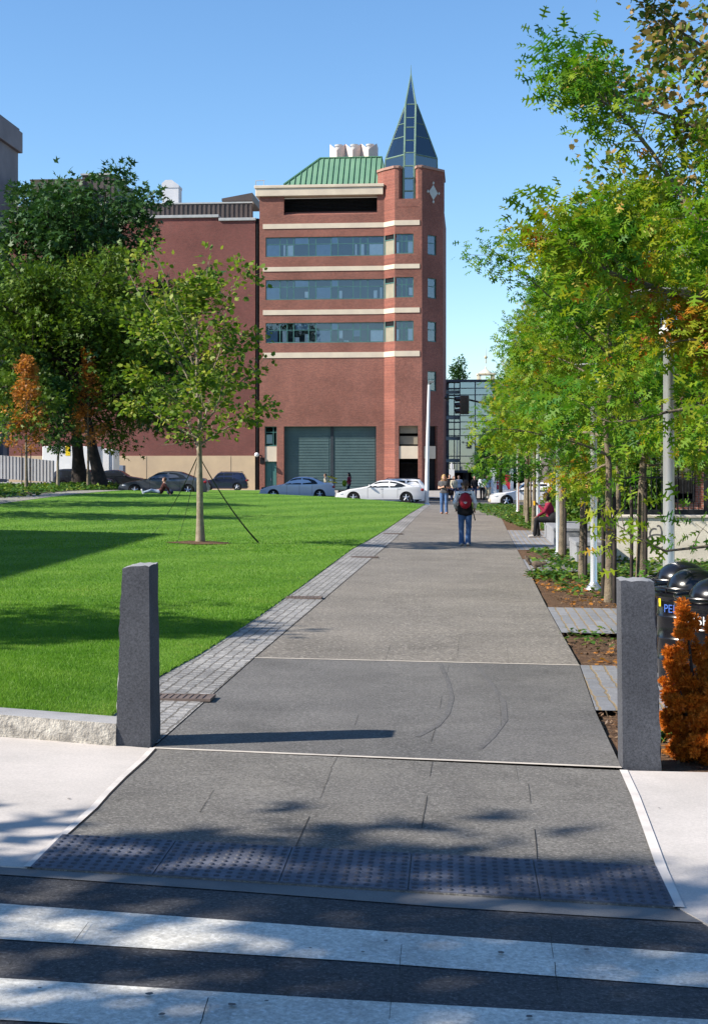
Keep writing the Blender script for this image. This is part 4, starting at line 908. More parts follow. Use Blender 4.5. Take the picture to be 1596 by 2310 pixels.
# roof rail at the left end, corner drainpipe, wall lamp
q = MB(); ur = U(577, 2); q.tube([(ur, 2, zT), (ur, 2, Z(398))], .04, 5); q.tube([(ur, 2, Z(398)), (ur + .9, 2, Z(398))], .04, 5); q.tube([(ur + .8, 2, Z(398)), (ur + .8, 2, zT)], .03, 5); q.build('roof_rail', m_silver, bld)
q = MB(); q.box(-.40, -.02, .3, .45, 0, Z(492)); q.tube([(-.2, .2, 0), (-.2, .2, Z(492))], .09, 8); q.build('gap_shade_and_pipe', m_black, bld)  # corner drainpipe, and a black backing that paints the shade of the gap
wl_ = empty('wall_lamp', (bx0, D0, 0), YAW, 'white globe lamp on a short arm at the brick building\'s left corner', 'lamp')
q = MB(); q.tube([(.3, 0, Z(1036)), (.3, -.5, Z(1028)), (-.15, -.75, Z(1026))], .05, 6); q.box(.05, .5, -.06, .0, Z(1046), Z(1032)); q.build('arm', m_black, wl_)
q = MB(); q.ball((-.15, -.75, Z(1026)), .22); q.build('globe', mat('white_globe', (.8, .8, .8), None, 2, .3, .5), wl_, smooth=60)

# ------------------------------------------------------------------ windowless brick wing at the left
wing = empty('brick_wing', (bx0, D0, 0), YAW, 'long windowless dark red brick wing with a tan base, left of the spire building', 'building')
zt1, zt2, us = Z(489), Z(497), U(491); uw0 = U(20)
q = MB(); q.box(uw0, us, .12, 14, Z(1028), zt1); q.box(us, -.42, .12, 14, Z(1028), zt2); q.build('wall', m_brick_w, wing)
q = MB(); q.box(uw0, -.44, .06, 14, -.3, Z(1028)); q.build('base', m_tan, wing)
q = MB()
for px in (330, 445, 520): q.box(U(px) - .02, U(px) + .02, .04, .06, .1, Z(1029))
q.build('base_joint', mat('tan_joint', (.36, .28, .19), None, 3), wing)
q = MB(); q.box(uw0, us + .1, -.05, 14, zt1, zt1 + .28); q.box(us + .1, -.35, -.05, 14, zt2, zt2 + .28); q.build('coping', m_silver, wing, bevel=.03)
q = MB(); z0, z1_ = zt2, Z(458, 0, 2.5); q.box(uw0, U(569, 2.5), 2.5, 3, z0, z1_); k = uw0
while k < U(569, 2.5) - .2: q.box(k, k + .2, 2.42, 2.5, z0, z1_ - .02); k += .46
q.build('metal_screen', m_corr, wing)
q = MB(); q.box(uw0, U(569, 2.5) + .05, 2.36, 3.05, z1_, z1_ + .14); q.build('screen_cap', m_silver, wing)
q = MB(); u0_, u1_ = U(366, 6), U(405, 6); zc_ = Z(402, 0, 6); q.box(u0_, u1_ - .1, 6, 7.6, z1_ - 1, zc_ - .8); q.prism_y([(u0_ - .04, zc_ - .8), (u1_ - .06, zc_ - .8), (u1_ - .06, zc_ - .55), (u0_ + .98, zc_), (u0_ + .35, zc_), (u0_ - .04, zc_ - .35)], 5.95, 7.65); q.build('chimney', mat('pale_stack', (.62, .62, .64), (.52, .53, .56), 1, .8), wing)
q = MB(); q.prism_y([(U(500, 6), Z(452, 0, 6)), (U(569, 6), Z(452, 0, 6)), (U(569, 6), Z(434, 0, 6)), (U(500, 6), Z(446, 0, 6))], 6, 12); q.build('sloping_roof', m_corr, wing)
ph = empty('penthouse', (bx0, D0, 0), YAW, 'cream and brown rooftop boxes showing above the tallest dark tree', 'rooftop block')
q = MB(); q.box(U(70, 22), U(190, 22), 22, 32, 20, Z(398, 0, 22)); q.box(U(70, 22) - .1, U(190, 22) + .1, 21.9, 32.1, Z(398, 0, 22), Z(395, 0, 22)); q.build('cream_block', m_tan, ph)
q = MB(); q.prism_y([(U(190, 20), 20), (U(258, 20), 20), (U(258, 20), Z(388, 0, 20)), (U(246, 20), Z(385, 0, 20)), (U(186, 20), Z(388, 0, 20))], 20, 30); k = U(188, 20)
while k < U(250, 20): q.box(k, k + .25, 19.93, 20.03, 22, Z(391, 0, 20)); k += .7
q.build('brown_block', m_corr, ph)
q = MB(); q.box(U(183, 20), U(252, 20), 19.8, 22, Z(388, 0, 20) + .02, Z(384, 0, 20)); q.build('roof_edge', m_silver, ph)
# concrete tower at the far left edge of the frame
ct = empty('concrete_tower', (xat(-54, 150), 150, 0), YAW, 'grey concrete tower cut by the left edge of the photo, with a jutting top storey', 'building')
m_ct = mat('tower_concrete', (.20, .185, .20), (.155, .145, .16), .3, .9, obj=True, speck=.06)
zc = lambda py: CZ + (HY - py) * 150 / F
q = MB(); q.box(-22, 0, 0, 14, 0, 38.6); q.build('wall', m_ct, ct)
q = MB(); q.box(-23, .42, -2.2, 14.4, 38.6, 41.0); q.box(-23, .15, -1.9, 14.1, 41.0, 41.4); q.build('top_storey', m_ct, ct, bevel=.05)
q = MB()
for k in range(7):
    for j in range(5): q.box(-20.6 + j * 4, -18.2 + j * 4, -.05, .02, 3 + k * 4.2, 5.2 + k * 4.2)
for k in range(7):
    for j in range(3): q.box(-.02, .05, 1.5 + j * 4.4, 4.2 + j * 4.4, 3 + k * 4.2, 5.2 + k * 4.2)
q.build('window', m_room, ct)
# long brick building left of the frame: only its straight edged shadow on the lawn is in the photo
sb = empty('brick_hall', (-24.0, 34.4, g(-25, 34)), R(-1.6), 'long brick hall beyond the left edge that throws the wedge of shade on the lawn', 'building')
q = MB(); q.box(-13, 0, -46, 0, 0, 13.6); q.build('wall', m_brick, sb)
q = MB(); q.box(-13.2, .12, -46.2, .12, 13.6, 14.0); q.build('coping', m_stone, sb)
for k in range(9):
    for j in range(3):
        q = MB(); q.box(-.02, .05, -44.5 + k * 5, -42.2 + k * 5, 1.4 + j * 4.1, 3.9 + j * 4.1); w_ = q.build('window', m_teal, sb); q = MB(); q.box(.05, .06, -44.35 + k * 5, -42.35 + k * 5, 1.55 + j * 4.1, 3.75 + j * 4.1); q.build('pane', m_room, w_)

# ------------------------------------------------------------------ glass building, cupola and trees right of the tower
gbx = empty('glass_building', (xat(999, 152), 152, 0), YAW, 'glass fronted building with dark mullions between the brick tower and the oaks', 'building')
o_ = (xat(999, 152), 152.0); zz = lambda py: CZ + (HY - py) * 152 / F
g0, g1, g2 = U(990, 0, o_), U(1036.5, 0, o_), U(1200, 0, o_)
m_cw = glassmat('curtain_glass', (.38, .55, .64), .27, rc=(.72, .86, 1))
q = MB(); q.box(g0, g2, 4, 12, 0, zz(860)); 
for py in (880, 938, 985, 1035): q.box(g0, g2, .6, 4, zz(py) - .35, zz(py))
q.build('floor_slab', mat('dim_interior', (.40, .50, .54), (.28, .36, .40), .4, .9, obj=True), gbx)
q = MB(); q.quad((g1, 0, zz(1061)), (g2, 0, zz(1061)), (g2, 0, zz(862)), (g1, 0, zz(862))); q.quad((g0, .8, zz(1061)), (g1, .8, zz(1061)), (g1, .8, zz(862)), (g0, .8, zz(862))); q.quad((g1, .8, zz(1061)), (g1, 0, zz(1061)), (g1, 0, zz(862)), (g1, .8, zz(862))); q.build('glazing', m_cw, gbx)
q = MB()
for px in (1036.5, 1071, 1119, 1160): u = U(px, 0, o_); q.box(u - .06, u + .06, -.12, .08, zz(1061), zz(862))
for px in (1010, 1024): u = U(px, .8, o_); q.box(u - .05, u + .05, .7, .85, zz(1061), zz(862))
for py in (876, 891, 938, 952, 968, 983, 1029, 1045): q.box(g0, g2, -.06 if py else 0, .06, zz(py) - .045, zz(py) + .045); q.box(g0, g1, .74, .84, zz(py) - .045, zz(py) + .045)
q.build('mullions', mat('dark_mullion', (.07, .10, .13), None, 2, .5), gbx)
q = MB(); q.box(g0, g2, -.5, 12.5, zz(862), zz(857)); q.box(g0, g2, -1.5, 6, zz(1066), zz(1061)); q.build('roof', mat('dark_roof_edge', (.07, .085, .12), None, 1, .5), gbx)
q = MB(); q.box(g0, g2, 3.2, 3.4, 0, zz(1066)); q.build('entrance_wall', m_black, gbx)
q = MB()
for px in (1012, 1050, 1090, 1140): u = U(px, 0, o_); q.lathe([(.28, 0), (.28, zz(1066))], 12, (u, .4, 0))
q.build('column', mat('dark_column', (.06, .06, .07), None, 2, .6), gbx, smooth=50)
cu = empty('cupola', (xat(1095, 260), 260, 0), 0, 'small cream cupola with a thin finial above the glass building', 'cupola')
z3 = lambda py: CZ + (HY - py) * 260 / F
m_cream = mat('cream_paint', (.72, .64, .48), (.64, .57, .43), 1, .7)
q = MB(); q.box(-1.7, 1.7, -1.7, 1.7, 0, z3(864)); q.lathe([(1.25, z3(843)), (1.2, z3(841)), (.7, z3(837)), (.15, z3(832)), (.05, z3(826))], 12); q.box(-1.5, 1.5, -1.5, 1.5, z3(864), z3(861))
for sx in (-1.25, 1.25):
    for sy_ in (-1.25, 1.25): q.box(sx - .26, sx + .26, sy_ - .26, sy_ + .26, z3(861), z3(846))
q.box(-1.65, 1.65, -1.65, 1.65, z3(846), z3(843)); q.build('lantern', m_cream, cu, smooth=40)
q = MB(); q.tube([(0, 0, z3(820)), (0, 0, z3(785))], [.12, .03], 6); q.ball((0, 0, z3(806)), .3); q.build('finial', mat('gilt', (.5, .42, .25), None, 3, .5, .4), cu, smooth=40)
make_tree('street_tree', 'distant green tree rising behind the glass building beside the brick tower', 'tree', (xat(1032, 185), 185, 0), m_bark_d, m_mgreen, seed=71, H=16.3, r0=.25, base=8, env=lambda t: 2.4 * max(.2, math.sin(math.pi * min(1, t * .8 + .2)) ** .7), nb=20, leaf='clump', nleaf=1500, gam=1.1, size=.36, elev=(10, 60), twigs=6, spread=.35, minr=.02)
make_tree('street_tree', 'small dark tree in front of the glass building\'s right side', 'tree', (xat(1101, 112), 112, 0), m_bark_d, m_dgreen, seed=72, H=4.6, r0=.12, base=1.4, env=lambda t: 1.15 * max(.3, math.sin(math.pi * min(1, t * .7 + .25))), nb=18, leaf='clump', nleaf=2600, size=.26, elev=(0, 60), twigs=6, spread=.22, minr=.02)
# dark slate roofed building and brick building behind the oaks at the right
sr = empty('slate_roofed_building', (xat(1240, 98), 98, 0), YAW, 'dark building with steep slate roofs glimpsed between the oak leaves', 'building')
m_slate = mat('slate', (.075, .072, .082), (.05, .05, .06), 1.5, .7, .3, obj=True, speck=.2)
m_dstone = mat('dark_stonework', (.12, .10, .095), (.085, .07, .07), .8, .9, obj=True)
z5 = lambda py: CZ + (HY - py) * 98 / F
q = MB(); q.box(0, 16, 0, 14, 0, z5(700)); q.box(-.2, 16.2, -.3, 14, z5(700), z5(692)); q.box(2.6, 9, 2, 10, z5(640), z5(585)); q.build('wall', m_dstone, sr)
q = MB(); q.add([(-.1, -.2, z5(692)), (16, -.2, z5(692)), (16, 14, z5(692)), (-.1, 14, z5(692)), (1.0, 1.6, z5(608)), (15, 1.6, z5(608)), (15, 12, z5(608)), (1.0, 12, z5(608))], [(0, 1, 5, 4), (1, 2, 6, 5), (2, 3, 7, 6), (3, 0, 4, 7), (4, 5, 6, 7)])
q.add([(2.4, 1.8, z5(585)), (9.2, 1.8, z5(585)), (9.2, 10, z5(585)), (2.4, 10, z5(585)), (3.4, 4, z5(545)), (8.2, 4, z5(545)), (8.2, 8, z5(545)), (3.4, 8, z5(545))], [(0, 1, 5, 4), (1, 2, 6, 5), (2, 3, 7, 6), (3, 0, 4, 7), (4, 5, 6, 7)]); q.build('roof', m_slate, sr)
for k, (a, zb) in enumerate(((2.0, 675), (5.5, 675), (9, 675), (2.4, 760), (6.0, 760), (9.5, 760), (3, 850), (8, 850))):
    q = MB(); q.box(a, a + 1.1, -.35 if zb > 700 else .1, .3 if zb > 700 else .8, z5(zb), z5(zb - 50)); w_ = q.build('window', m_silver, sr); q = MB(); yy = -.36 if zb > 700 else .09; q.quad((a + .12, yy, z5(zb - 4)), (a + .98, yy, z5(zb - 4)), (a + .98, yy, z5(zb - 46)), (a + .12, yy, z5(zb - 46))); q.build('pane', m_bglass, w_)
bh = empty('brick_house', (8.4, 46, 0), YAW, 'salmon brick building with piers behind the black iron fence', 'building')
q = MB(); q.box(0, 26, 0, 20, 0, 8.2)
for k in range(9): q.box(.3 + k * 2.6, .95 + k * 2.6, -.25, 0, 0, 8.2)
q.build('wall', m_brick_o, bh)
q = MB(); q.box(-.3, 26.3, -.5, 20, 8.2, 8.7); q.box(-.6, 26.6, -.9, 20, 8.7, 9.0); q.build('cornice', mat('grey_cornice', (.25, .25, .26), None, 1), bh)
for k in range(8):
    for j in range(2):
        q = MB(); q.box(1.25 + k * 2.6, 2.6 + k * 2.6, -.08, .02, .9 + j * 3.6, 3.3 + j * 3.6); w_ = q.build('window', m_black, bh); q = MB(); q.quad((1.35 + k * 2.6, -.085, 1.0 + j * 3.6), (2.5 + k * 2.6, -.085, 1.0 + j * 3.6), (2.5 + k * 2.6, -.085, 3.2 + j * 3.6), (1.35 + k * 2.6, -.085, 3.2 + j * 3.6)); q.build('pane', m_sglass, w_)
# ------------------------------------------------------------------ granite posts and kerb
m_granite = mat('granite', (.080, .083, .095), (.060, .062, .072), 2.2, .85, .2, bump=.25, bscale=140, bdist=.004, speck=.5, sscale=70)
m_granite_l = mat('split_granite', (.50, .47, .42), (.24, .225, .205), 11, .9, .2, bump=.9, bscale=40, bdist=.03, speck=.25, sscale=110)
m_granite_c = mat('sawn_granite', (.30, .30, .31), (.24, .24, .25), 3, .85, .25, bump=.2, bscale=120, bdist=.003, speck=.3, sscale=150)
def post(px0, px1, tx0, tx1, d, ytop, depth, rough, label, seed):
    rs = np.random.default_rng(seed); xa, xb, ta, tb = (xat(p, d) for p in (px0, px1, tx0, tx1)); x0 = xa; z0 = g((xa + xb) / 2, d) - .03; z1 = CZ + (HY - ytop) * d / F
    nx, ny, nz = 6, 6, 26; idx = {}; V = []; Fq = []; n1 = rs.normal(0, 1, (nz + 1, ny + 1)); n1 = (n1 + np.roll(n1, 1, 0) + np.roll(n1, 1, 1)) / 2; n2 = rs.normal(0, 1, (nx + 1, ny + 1))
    def v(i, j, k):
        if (i, j, k) in idx: return idx[i, j, k]
        t = k / nz; l = (xa - x0) * (1 - t) + (ta - x0) * t; r = (xb - x0) * (1 - t) + (tb - x0) * t; x = l + (r - l) * i / nx; y = depth * j / ny * (1 - .12 * t); z = (z1 - z0) * t
        e = .009 if (k == nz) else 0
        if rough == 'left' and i == 0: x += n1[k, j] * .0045
        if rough == 'right' and i == nx: x += n1[k, j] * .0045
        if j == ny: y += n1[k, i] * .006
        if k == nz:
            z += n2[i, j] * .0035
            if rough == 'left': z -= .022 * max(0, 1 - i / 1.6) + .004 * (nx - i) / nx
            else: z -= .012 * (i == nx)
            if j == 0: y += .006; z -= .004
        if i in (0, nx) and j in (0, ny): x += .006 if i == 0 else -.006
        idx[i, j, k] = len(V); V.append((x, y, z)); return idx[i, j, k]
    for k in range(nz):
        for i in range(nx): Fq.append((v(i, 0, k), v(i + 1, 0, k), v(i + 1, 0, k + 1), v(i, 0, k + 1))); Fq.append((v(i + 1, ny, k), v(i, ny, k), v(i, ny, k + 1), v(i + 1, ny, k + 1)))
        for j in range(ny): Fq.append((v(0, j + 1, k), v(0, j, k), v(0, j, k + 1), v(0, j + 1, k + 1))); Fq.append((v(nx, j, k), v(nx, j + 1, k), v(nx, j + 1, k + 1), v(nx, j, k + 1)))
    for i in range(nx):
        for j in range(ny): Fq.append((v(i, j, nz), v(i + 1, j, nz), v(i + 1, j + 1, nz), v(i, j + 1, nz)))
    mi = [0] * len(Fq)
    if rough == 'left':
        for q, f in enumerate(Fq):
            if all(abs(V[a][0] - ((xa - x0) * (1 - V[a][2] / (z1 - z0)) + (ta - x0) * V[a][2] / (z1 - z0))) < .03 for a in f) or all(V[a][2] > z1 - z0 - .04 for a in f): mi[q] = 1
    else:
        for q, f in enumerate(Fq):
            if all(V[a][2] > z1 - z0 - .02 for a in f): mi[q] = 1
    o = meshobj('granite_post', V, Fq, [m_granite, m_granite_c], None, mi, smooth=40); o.location = (x0, d, z0); o.rotation_euler.z = YAW * .9
    return tag(o, label, 'bollard', 'granite posts at the foot of the path')
post(258, 343, 274, 339, 9.86, 1275, .33, 'left', 'rough topped granite post standing at the end of the low kerb by the lawn', 3)
post(1402, 1492, 1397, 1474, 9.48, 1309, .30, 'right', 'smooth granite post in front of the trash barrels and orange shrub', 4)
k = MB(); yk = kerb_a; rs = np.random.default_rng(9)
N = 60; top = []; V = []; Fq = []; xs = np.linspace(-9.0, xat(262, 9.85), N + 1)
for i, x in enumerate(xs):
    yf = kfront(x); zb = g(x, yf) - .03; zt = g(x, yf) + .155
    V += [(x, yf + rs.normal(0, .004), zb), (x, yf + rs.normal(-.012, .008), zb + .07), (x, yf + rs.normal(-.004, .008), zb + .13), (x, yf + .012 + rs.normal(0, .003), zt - .006), (x, yf + .03, zt), (x, yf + .26, zt), (x, yf + .265, zb)]
for i in range(N):
    for j in range(6): Fq.append((i * 7 + j, i * 7 + 7 + j, i * 7 + 8 + j, i * 7 + j + 1))
Fq += [tuple(range(6, -1, -1)), tuple(N * 7 + j for j in range(7))]
kb = meshobj('granite_kerb', V, Fq, [m_granite_l, m_granite_c], None, [1 if j >= 3 else 0 for i in range(N) for j in range(6)] + [0, 0], smooth=25)
tag(kb, 'low rough faced granite kerb holding the lawn\'s front edge', 'kerb')

# ------------------------------------------------------------------ path lamps
m_white = mat('white_paint', (.78, .77, .76), (.70, .70, .70), 2, .35, .5, coat=.3)
m_pole = mat('brushed_aluminium', (.74, .74, .76), (.66, .66, .69), 3, .33, .5, metal=.75)
m_lglass = glassmat('lamp_glass', (.9, .93, .95), .06)
m_lampgrey = mat('lamp_disc_grey', (.20, .205, .21), (.16, .165, .17), 2, .5)
def make_lamp():
    r = empty('path_lamp'); s = MB()
    s.lathe([(.17, 0), (.165, .02), (.10, .07), (.066, .12), (.060, .14), (.056, 3.40), (.075, 3.44)], 24); s.build('pole', m_pole, r, smooth=40)
    s = MB(); s.lathe([(.055, 3.42), (.115, 3.46), (.118, 3.50), (.07, 3.53), (.05, 3.60), (.0, 3.62)], 24); s.build('saucer', m_white, r, smooth=40)
    s = MB(); s.lathe([(.088, 3.50), (.088, 3.86)], 24); s.build('glass_cylinder', m_lglass, r, smooth=60)
    s = MB(); s.lathe([(.0, 3.85), (.40, 3.855), (.42, 3.87), (.40, 3.895), (.0, 3.93)], 28); s.build('disc', m_lampgrey, r, smooth=40)
    s = MB(); s.lathe([(.018, 3.6), (.018, 3.85)], 8); s.lathe([(.03, 3.68), (.035, 3.72), (.03, 3.78), (.01, 3.8)], 10); s.build('bulb_stem', m_white, r)
    return r
lamp0 = make_lamp()
LL = ['white lamp post just behind the black trash barrels, closest of the row', 'white lamp post with flared foot in the mulch bed beside the dark staked oak', 'white lamp post half hidden behind the oak at the granite bench',
      'white lamp post standing just left of the seated woman in dark red', 'white lamp post with flared white foot and red tape, in the ivy bed', 'farthest white lamp post, in front of the white car\'s front door']
for i, lab in enumerate(LL):
    o = lamp0 if i == 0 else copy_tree(lamp0); d = 14.7 + 9.9 * i; x = [xat(1507, 14.7), xat(1338, 24.6), xat(1258, 34.5), xat(1211, 44.6), xat(1188, 54.5), xat(1168, 64)][i]
    o.location = (x, d, g(x, d) - .03); tag(o, lab, 'lamp post', 'white lamp posts along the path')

# ------------------------------------------------------------------ trash barrels
m_blk = mat('black_enamel', (.007, .007, .010), (.005, .005, .008), 3, .25, .4, coat=.25, bump=.05, bscale=20)
m_blue = mat('blue_lettering', (.06, .14, .50), None, 5, .5); m_wht = mat('white_lettering', (.78, .78, .78), (.72, .72, .72), 5, .5); m_yel = mat('yellow_sticker', (.85, .62, .02), None, 5, .5)
def make_barrel():
    r = empty('trash_barrel'); s = MB(); R0 = .345
    pr = [(.30, .03), (.31, .0), (.33, .02), (.335, .10), (.325, .12)]
    for z in (.30, .50, .70): pr += [(.335, z - .02), (R0, z), (.335, z + .02)]
    pr += [(.335, .84), (.36, .87), (.375, .885), (.375, .91), (.36, .92), (.34, .915), (.335, .90), (.325, .80), (.30, .3)]
    s.lathe(pr, 40); s.build('body', m_blk, r, smooth=35)
    s = MB(); s.lathe([(.36, .925), (.372, .935), (.372, .945), (.35, .955), (.27, .94), (.265, .90)], 40); s.lathe([(.378, .955), (.382, .965), (.378, .975), (.37, .965), (.378, .955)], 40)
    for q in range(4):
        a = .6 + q * math.pi / 2; s.tube([(.36 * math.cos(a), .36 * math.sin(a), .92), (.375 * math.cos(a), .375 * math.sin(a), .965)], .01, 5)
    s.build('rim', m_blk, r, smooth=35)
    s = MB(); s.lathe([(.245, .93), (.25, .945)] + [(.25 * math.cos(t), .945 + .19 * math.sin(t)) for t in np.linspace(.05, 1.55, 12)], 40); s.build('dome', m_blk, r, smooth=60)
    return r
BXY = [(xat(1461, 14.2) + .345, 14.25), (xat(1474, 13.3) + .35, 13.2), (xat(1523, 12.2) + .355, 12.15)]
BLAB = ['black domed trash barrel at the back, touching the lamp post', 'black domed barrel with blue lettering just right of the granite post', 'black domed barrel with white lettering behind the orange shrub']
bar0 = make_barrel(); bars = []
for i, (x, y) in enumerate(BXY):
    o = bar0 if i == 0 else copy_tree(bar0); o.location = (x, y, g(x, y) - .03); o.rotation_euler.z = .5 * i; tag(o, BLAB[i], 'trash barrel', 'black domed trash barrels'); bars.append(o)
for o in bars: o.rotation_euler.z = 0
def onbarrel(a0, z0, Rr=.352):
    return lambda v: ((Rr + v[2]) * math.sin(a0 + v[0] / Rr), -(Rr + v[2]) * math.cos(a0 + v[0] / Rr), z0 + v[1])
text_mesh('TRASH', .105, 'lettering', m_wht, bars[2], onbarrel(-.88, .78))
text_mesh('PEP', .105, 'lettering', m_blue, bars[1], onbarrel(-.88, .775))
s = MB(); pl = onbarrel(-1.30, .84); q = []
for a in range(4): q += [pl((-.02 + .0133 * a, -.05, .001)), pl((-.02 + .0133 * a, .05, .001))]
s.add(q, [(2 * a, 2 * a + 2, 2 * a + 3, 2 * a + 1) for a in range(3)]); s.build('sticker', m_yel, bars[1])

# ------------------------------------------------------------------ orange shrub, ivy, hedge, litter
def shrub(name, label, x, y, h, w, n, leaders, seed, lm=m_orange, size=.026, rx=1.0):
    rs = np.random.default_rng(seed); r = empty(name, (x, y, g(x, y) - .04), 0, label, 'shrub'); s = MB(); E = []; D = []
    for (lx, ly, lh, lw) in leaders:
        a = Vector((lx * .35, ly * .35, 0)); b = Vector((lx, ly, lh)); s.tube([a, a.lerp(b, .5) + Vector((0, 0, -.03)), b], [.02, .013, .004], 6); m = int(n * lw * lh)
        nc = max(12, int(lh * lw * 620)); ct = rs.random(nc) ** .9; ca = rs.random(nc) * 6.283; prof = np.sin(np.pi * np.clip(ct * .84 + .15, 0, 1)) ** .7 * lw + .012; cr = prof * rs.uniform(.55, 1.05, nc)
        C = np.stack([lx * (.35 + .65 * ct) + cr * np.cos(ca) * rx, ly * (.35 + .65 * ct) + cr * np.sin(ca), lh * ct - .02], 1); cs = rs.uniform(.018, .040, nc); kk = rs.integers(0, nc, m); o = rs.normal(0, 1, (m, 3)); o /= np.linalg.norm(o, axis=1, keepdims=True)
        E.append(C[kk] + o * cs[kk][:, None] * np.cbrt(rs.random(m))[:, None]); D.append(o * 1.2 + np.stack([np.cos(ca[kk]) * .5, np.sin(ca[kk]) * .5, np.full(m, .5)], 1))
    E = np.concatenate(E); D = np.concatenate(D) + rs.normal(0, .45, (len(E), 3)); E[:, 2] = np.maximum(E[:, 2], .02)
    V, I, L = leaves(E, D, rs.normal(0, 1, (len(E), 3)), size * rs.uniform(.6, 1.4, len(E)), 'spray'); s.build('stem', m_bark_d, r); fastmesh('foliage', V, I, L, lm, r); return r
shrub('dead_shrub', 'withered orange conifer shrub right of the smooth granite post', 2.50, 9.93, 1.2, .5, 120000, [(-.20, -.05, 1.13, .105), (.05, .02, 1.06, .11), (-.29, .0, .80, .12), (-.1, .05, .78, .16), (.12, 0, .85, .18), (.30, 0, 1.1, .2), (-.25, -.14, .52, .16), (.1, -.2, .72, .22), (.45, -.1, 1.05, .25), (-.05, -.25, .42, .22), (-.12, -.1, .60, .2), (.62, .1, 1.2, .26), (.30, -.12, .82, .24), (.2, -.22, .62, .24), (-.30, -.05, .36, .13), (.5, -.2, .8, .25)], 5)
def ground_leaves(name, boxes, size, lm, kind, lift=.03, seed=1, flat=1.6):
    rs = np.random.default_rng(seed); Ps = []
    for (x0, x1, y0, y1, n) in boxes:
        # patchy: clumps inside the box
        kx = rs.random((max(3, n // 40), 2)); c = rs.integers(0, len(kx), n); sp = min(x1 - x0, y1 - y0) * .16
        x = x0 + (x1 - x0) * kx[c, 0] + rs.normal(0, sp, n); y = y0 + (y1 - y0) * kx[c, 1] + rs.normal(0, sp, n); ok = (x > x0) & (x < x1) & (y > y0) & (y < y1); x, y = x[ok], y[ok]
        z = G(x, y) - .03 + lift * rs.random(len(x)) ** .7; Ps.append(np.stack([x, y, z], 1))
    P = np.concatenate(Ps); n = len(P); A = rs.normal(0, 1, (n, 3)); A[:, 2] *= .4; N = rs.normal(0, .5, (n, 3)); N[:, 2] = np.abs(N[:, 2]) + flat
    V, I, L = leaves(P, A, N, size * rs.uniform(.6, 1.3, n), kind); o = fastmesh(name, V, I, L, lm); return tag(o, kind='stuff')
bx = lambda a, b: (float(eR((a + b) / 2)))
ground_leaves('ivy', [(bx(yr[4], yr[5]) + .25, bx(yr[4], yr[5]) + 3.3, yr[4] + 1.2, yr[5] - .1, 1500), (bx(yr[4], yr[5]) + .1, bx(yr[4], yr[5]) + 1.0, yr[5] - 2.2, yr[5] - .6, 220), (bx(yr[6], yr[7]) + .3, bx(yr[6], yr[7]) + 2.6, yr[6], yr[7], 900),
    (bx(yr[8], YEND) - .5, bx(yr[8], YEND) + 4, yr[8] + .3, 60, 9000), (5.7, 8.6, 60, 76, 6000), (3.8, 12, 27.0, 32.6, 5200), (4.6, 9, 21, 27, 1800), (8, 14, 34, 44, 3000), (2.15, 2.4, 10.6, 11.5, 60)], .105, m_ivy, 'ivy', .12, 3)
ground_leaves('ivy', [(bx(yr[2], yr[3]) + .05, bx(yr[2], yr[3]) + 2.4, (yr[2] + yr[3]) / 2 - .1, yr[3] + .2, 420)], .062, m_ivy, 'ivy', .10, 13)
ground_leaves('fallen_leaves', [(bx(yr[0], yr[1]) + .03, bx(yr[0], yr[1]) + 1.5, yr[0] + .1, yr[1] - .05, 260), (bx(yr[2], yr[3]) + .03, bx(yr[2], yr[3]) + 3, yr[2] + .05, yr[3] - .05, 260), (bx(yr[4], yr[5]) + .03, bx(yr[4], yr[5]) + 3, yr[4] + .05, yr[5] - .1, 700), (2.0, 3.6, 9.7, 11.4, 300), (-6, 1.2, 12, 36, 46)], .075, m_brown, 'plane', .03, 4, 2.5)
ground_leaves('bark_chips', [(bx(yr[a], yr[a + 1]) + .02, bx(yr[a], yr[a + 1]) + 3.3, yr[a] + .02, yr[a + 1] - .02, nn) for a, nn in ((0, 2600), (2, 1800), (4, 3000))], .055, leafmat('bark_chip', [(0, (.05, .03, .02)), (.5, (.13, .075, .042)), (1, (.26, .17, .10))], 2, 0, .8), 'spray', .03, 6, 3.0)
ground_leaves('ivy', [(-24, -14.5, 62, 90, 9000), (-19, -13.5, 74, 92, 5000)], .20, m_ivy, 'ivy', .22, 8)
def hedge(label, x0, x1, y0, y1, h, n, seed, lm=m_ivy, size=.16):
    rs = np.random.default_rng(seed); r = empty('hedge', ((x0 + x1) / 2, (y0 + y1) / 2, g((x0 + x1) / 2, (y0 + y1) / 2)), 0, label, 'hedge'); wx, wy = (x1 - x0) / 2, (y1 - y0) / 2
    P = rs.uniform(-1, 1, (n, 3)); P[:, 2] = np.abs(P[:, 2]) ** .7; k = np.linalg.norm(P * np.array([1, 1, .9]), axis=1); P = P / np.maximum(k, .3)[:, None] * np.minimum(k, 1)[:, None] ** .35
    P *= (1 + .12 * np.sin(P[:, :1] * 9) * np.cos(P[:, 2:] * 8)); P = P * np.array([wx, wy, h]); A = rs.normal(0, 1, (n, 3)); V, I, L = leaves(P, A, rs.normal(0, 1, (n, 3)) + np.array([0, 0, .8]), size * rs.uniform(.6, 1.3, n), 'ivy')
    fastmesh('foliage', V, I, L, lm, r); s = MB()
    for q in range(9): a = rs.uniform(-.7, .7, 2); s.tube([(a[0] * wx, a[1] * wy, -.1), (a[0] * wx * 1.2, a[1] * wy * 1.2, h * .75)], [.03, .01], 5)
    s.build('stem', m_bark_d, r); return r
hedge('yellow green hedge between the oaks and behind the granite bench', 7.3, 9.6, 48, 56, 2.6, 9000, 21)
hedge('green shrub growing behind the end of the white wall', 6.6, 8.6, 36.5, 40, 2.3, 6000, 22)

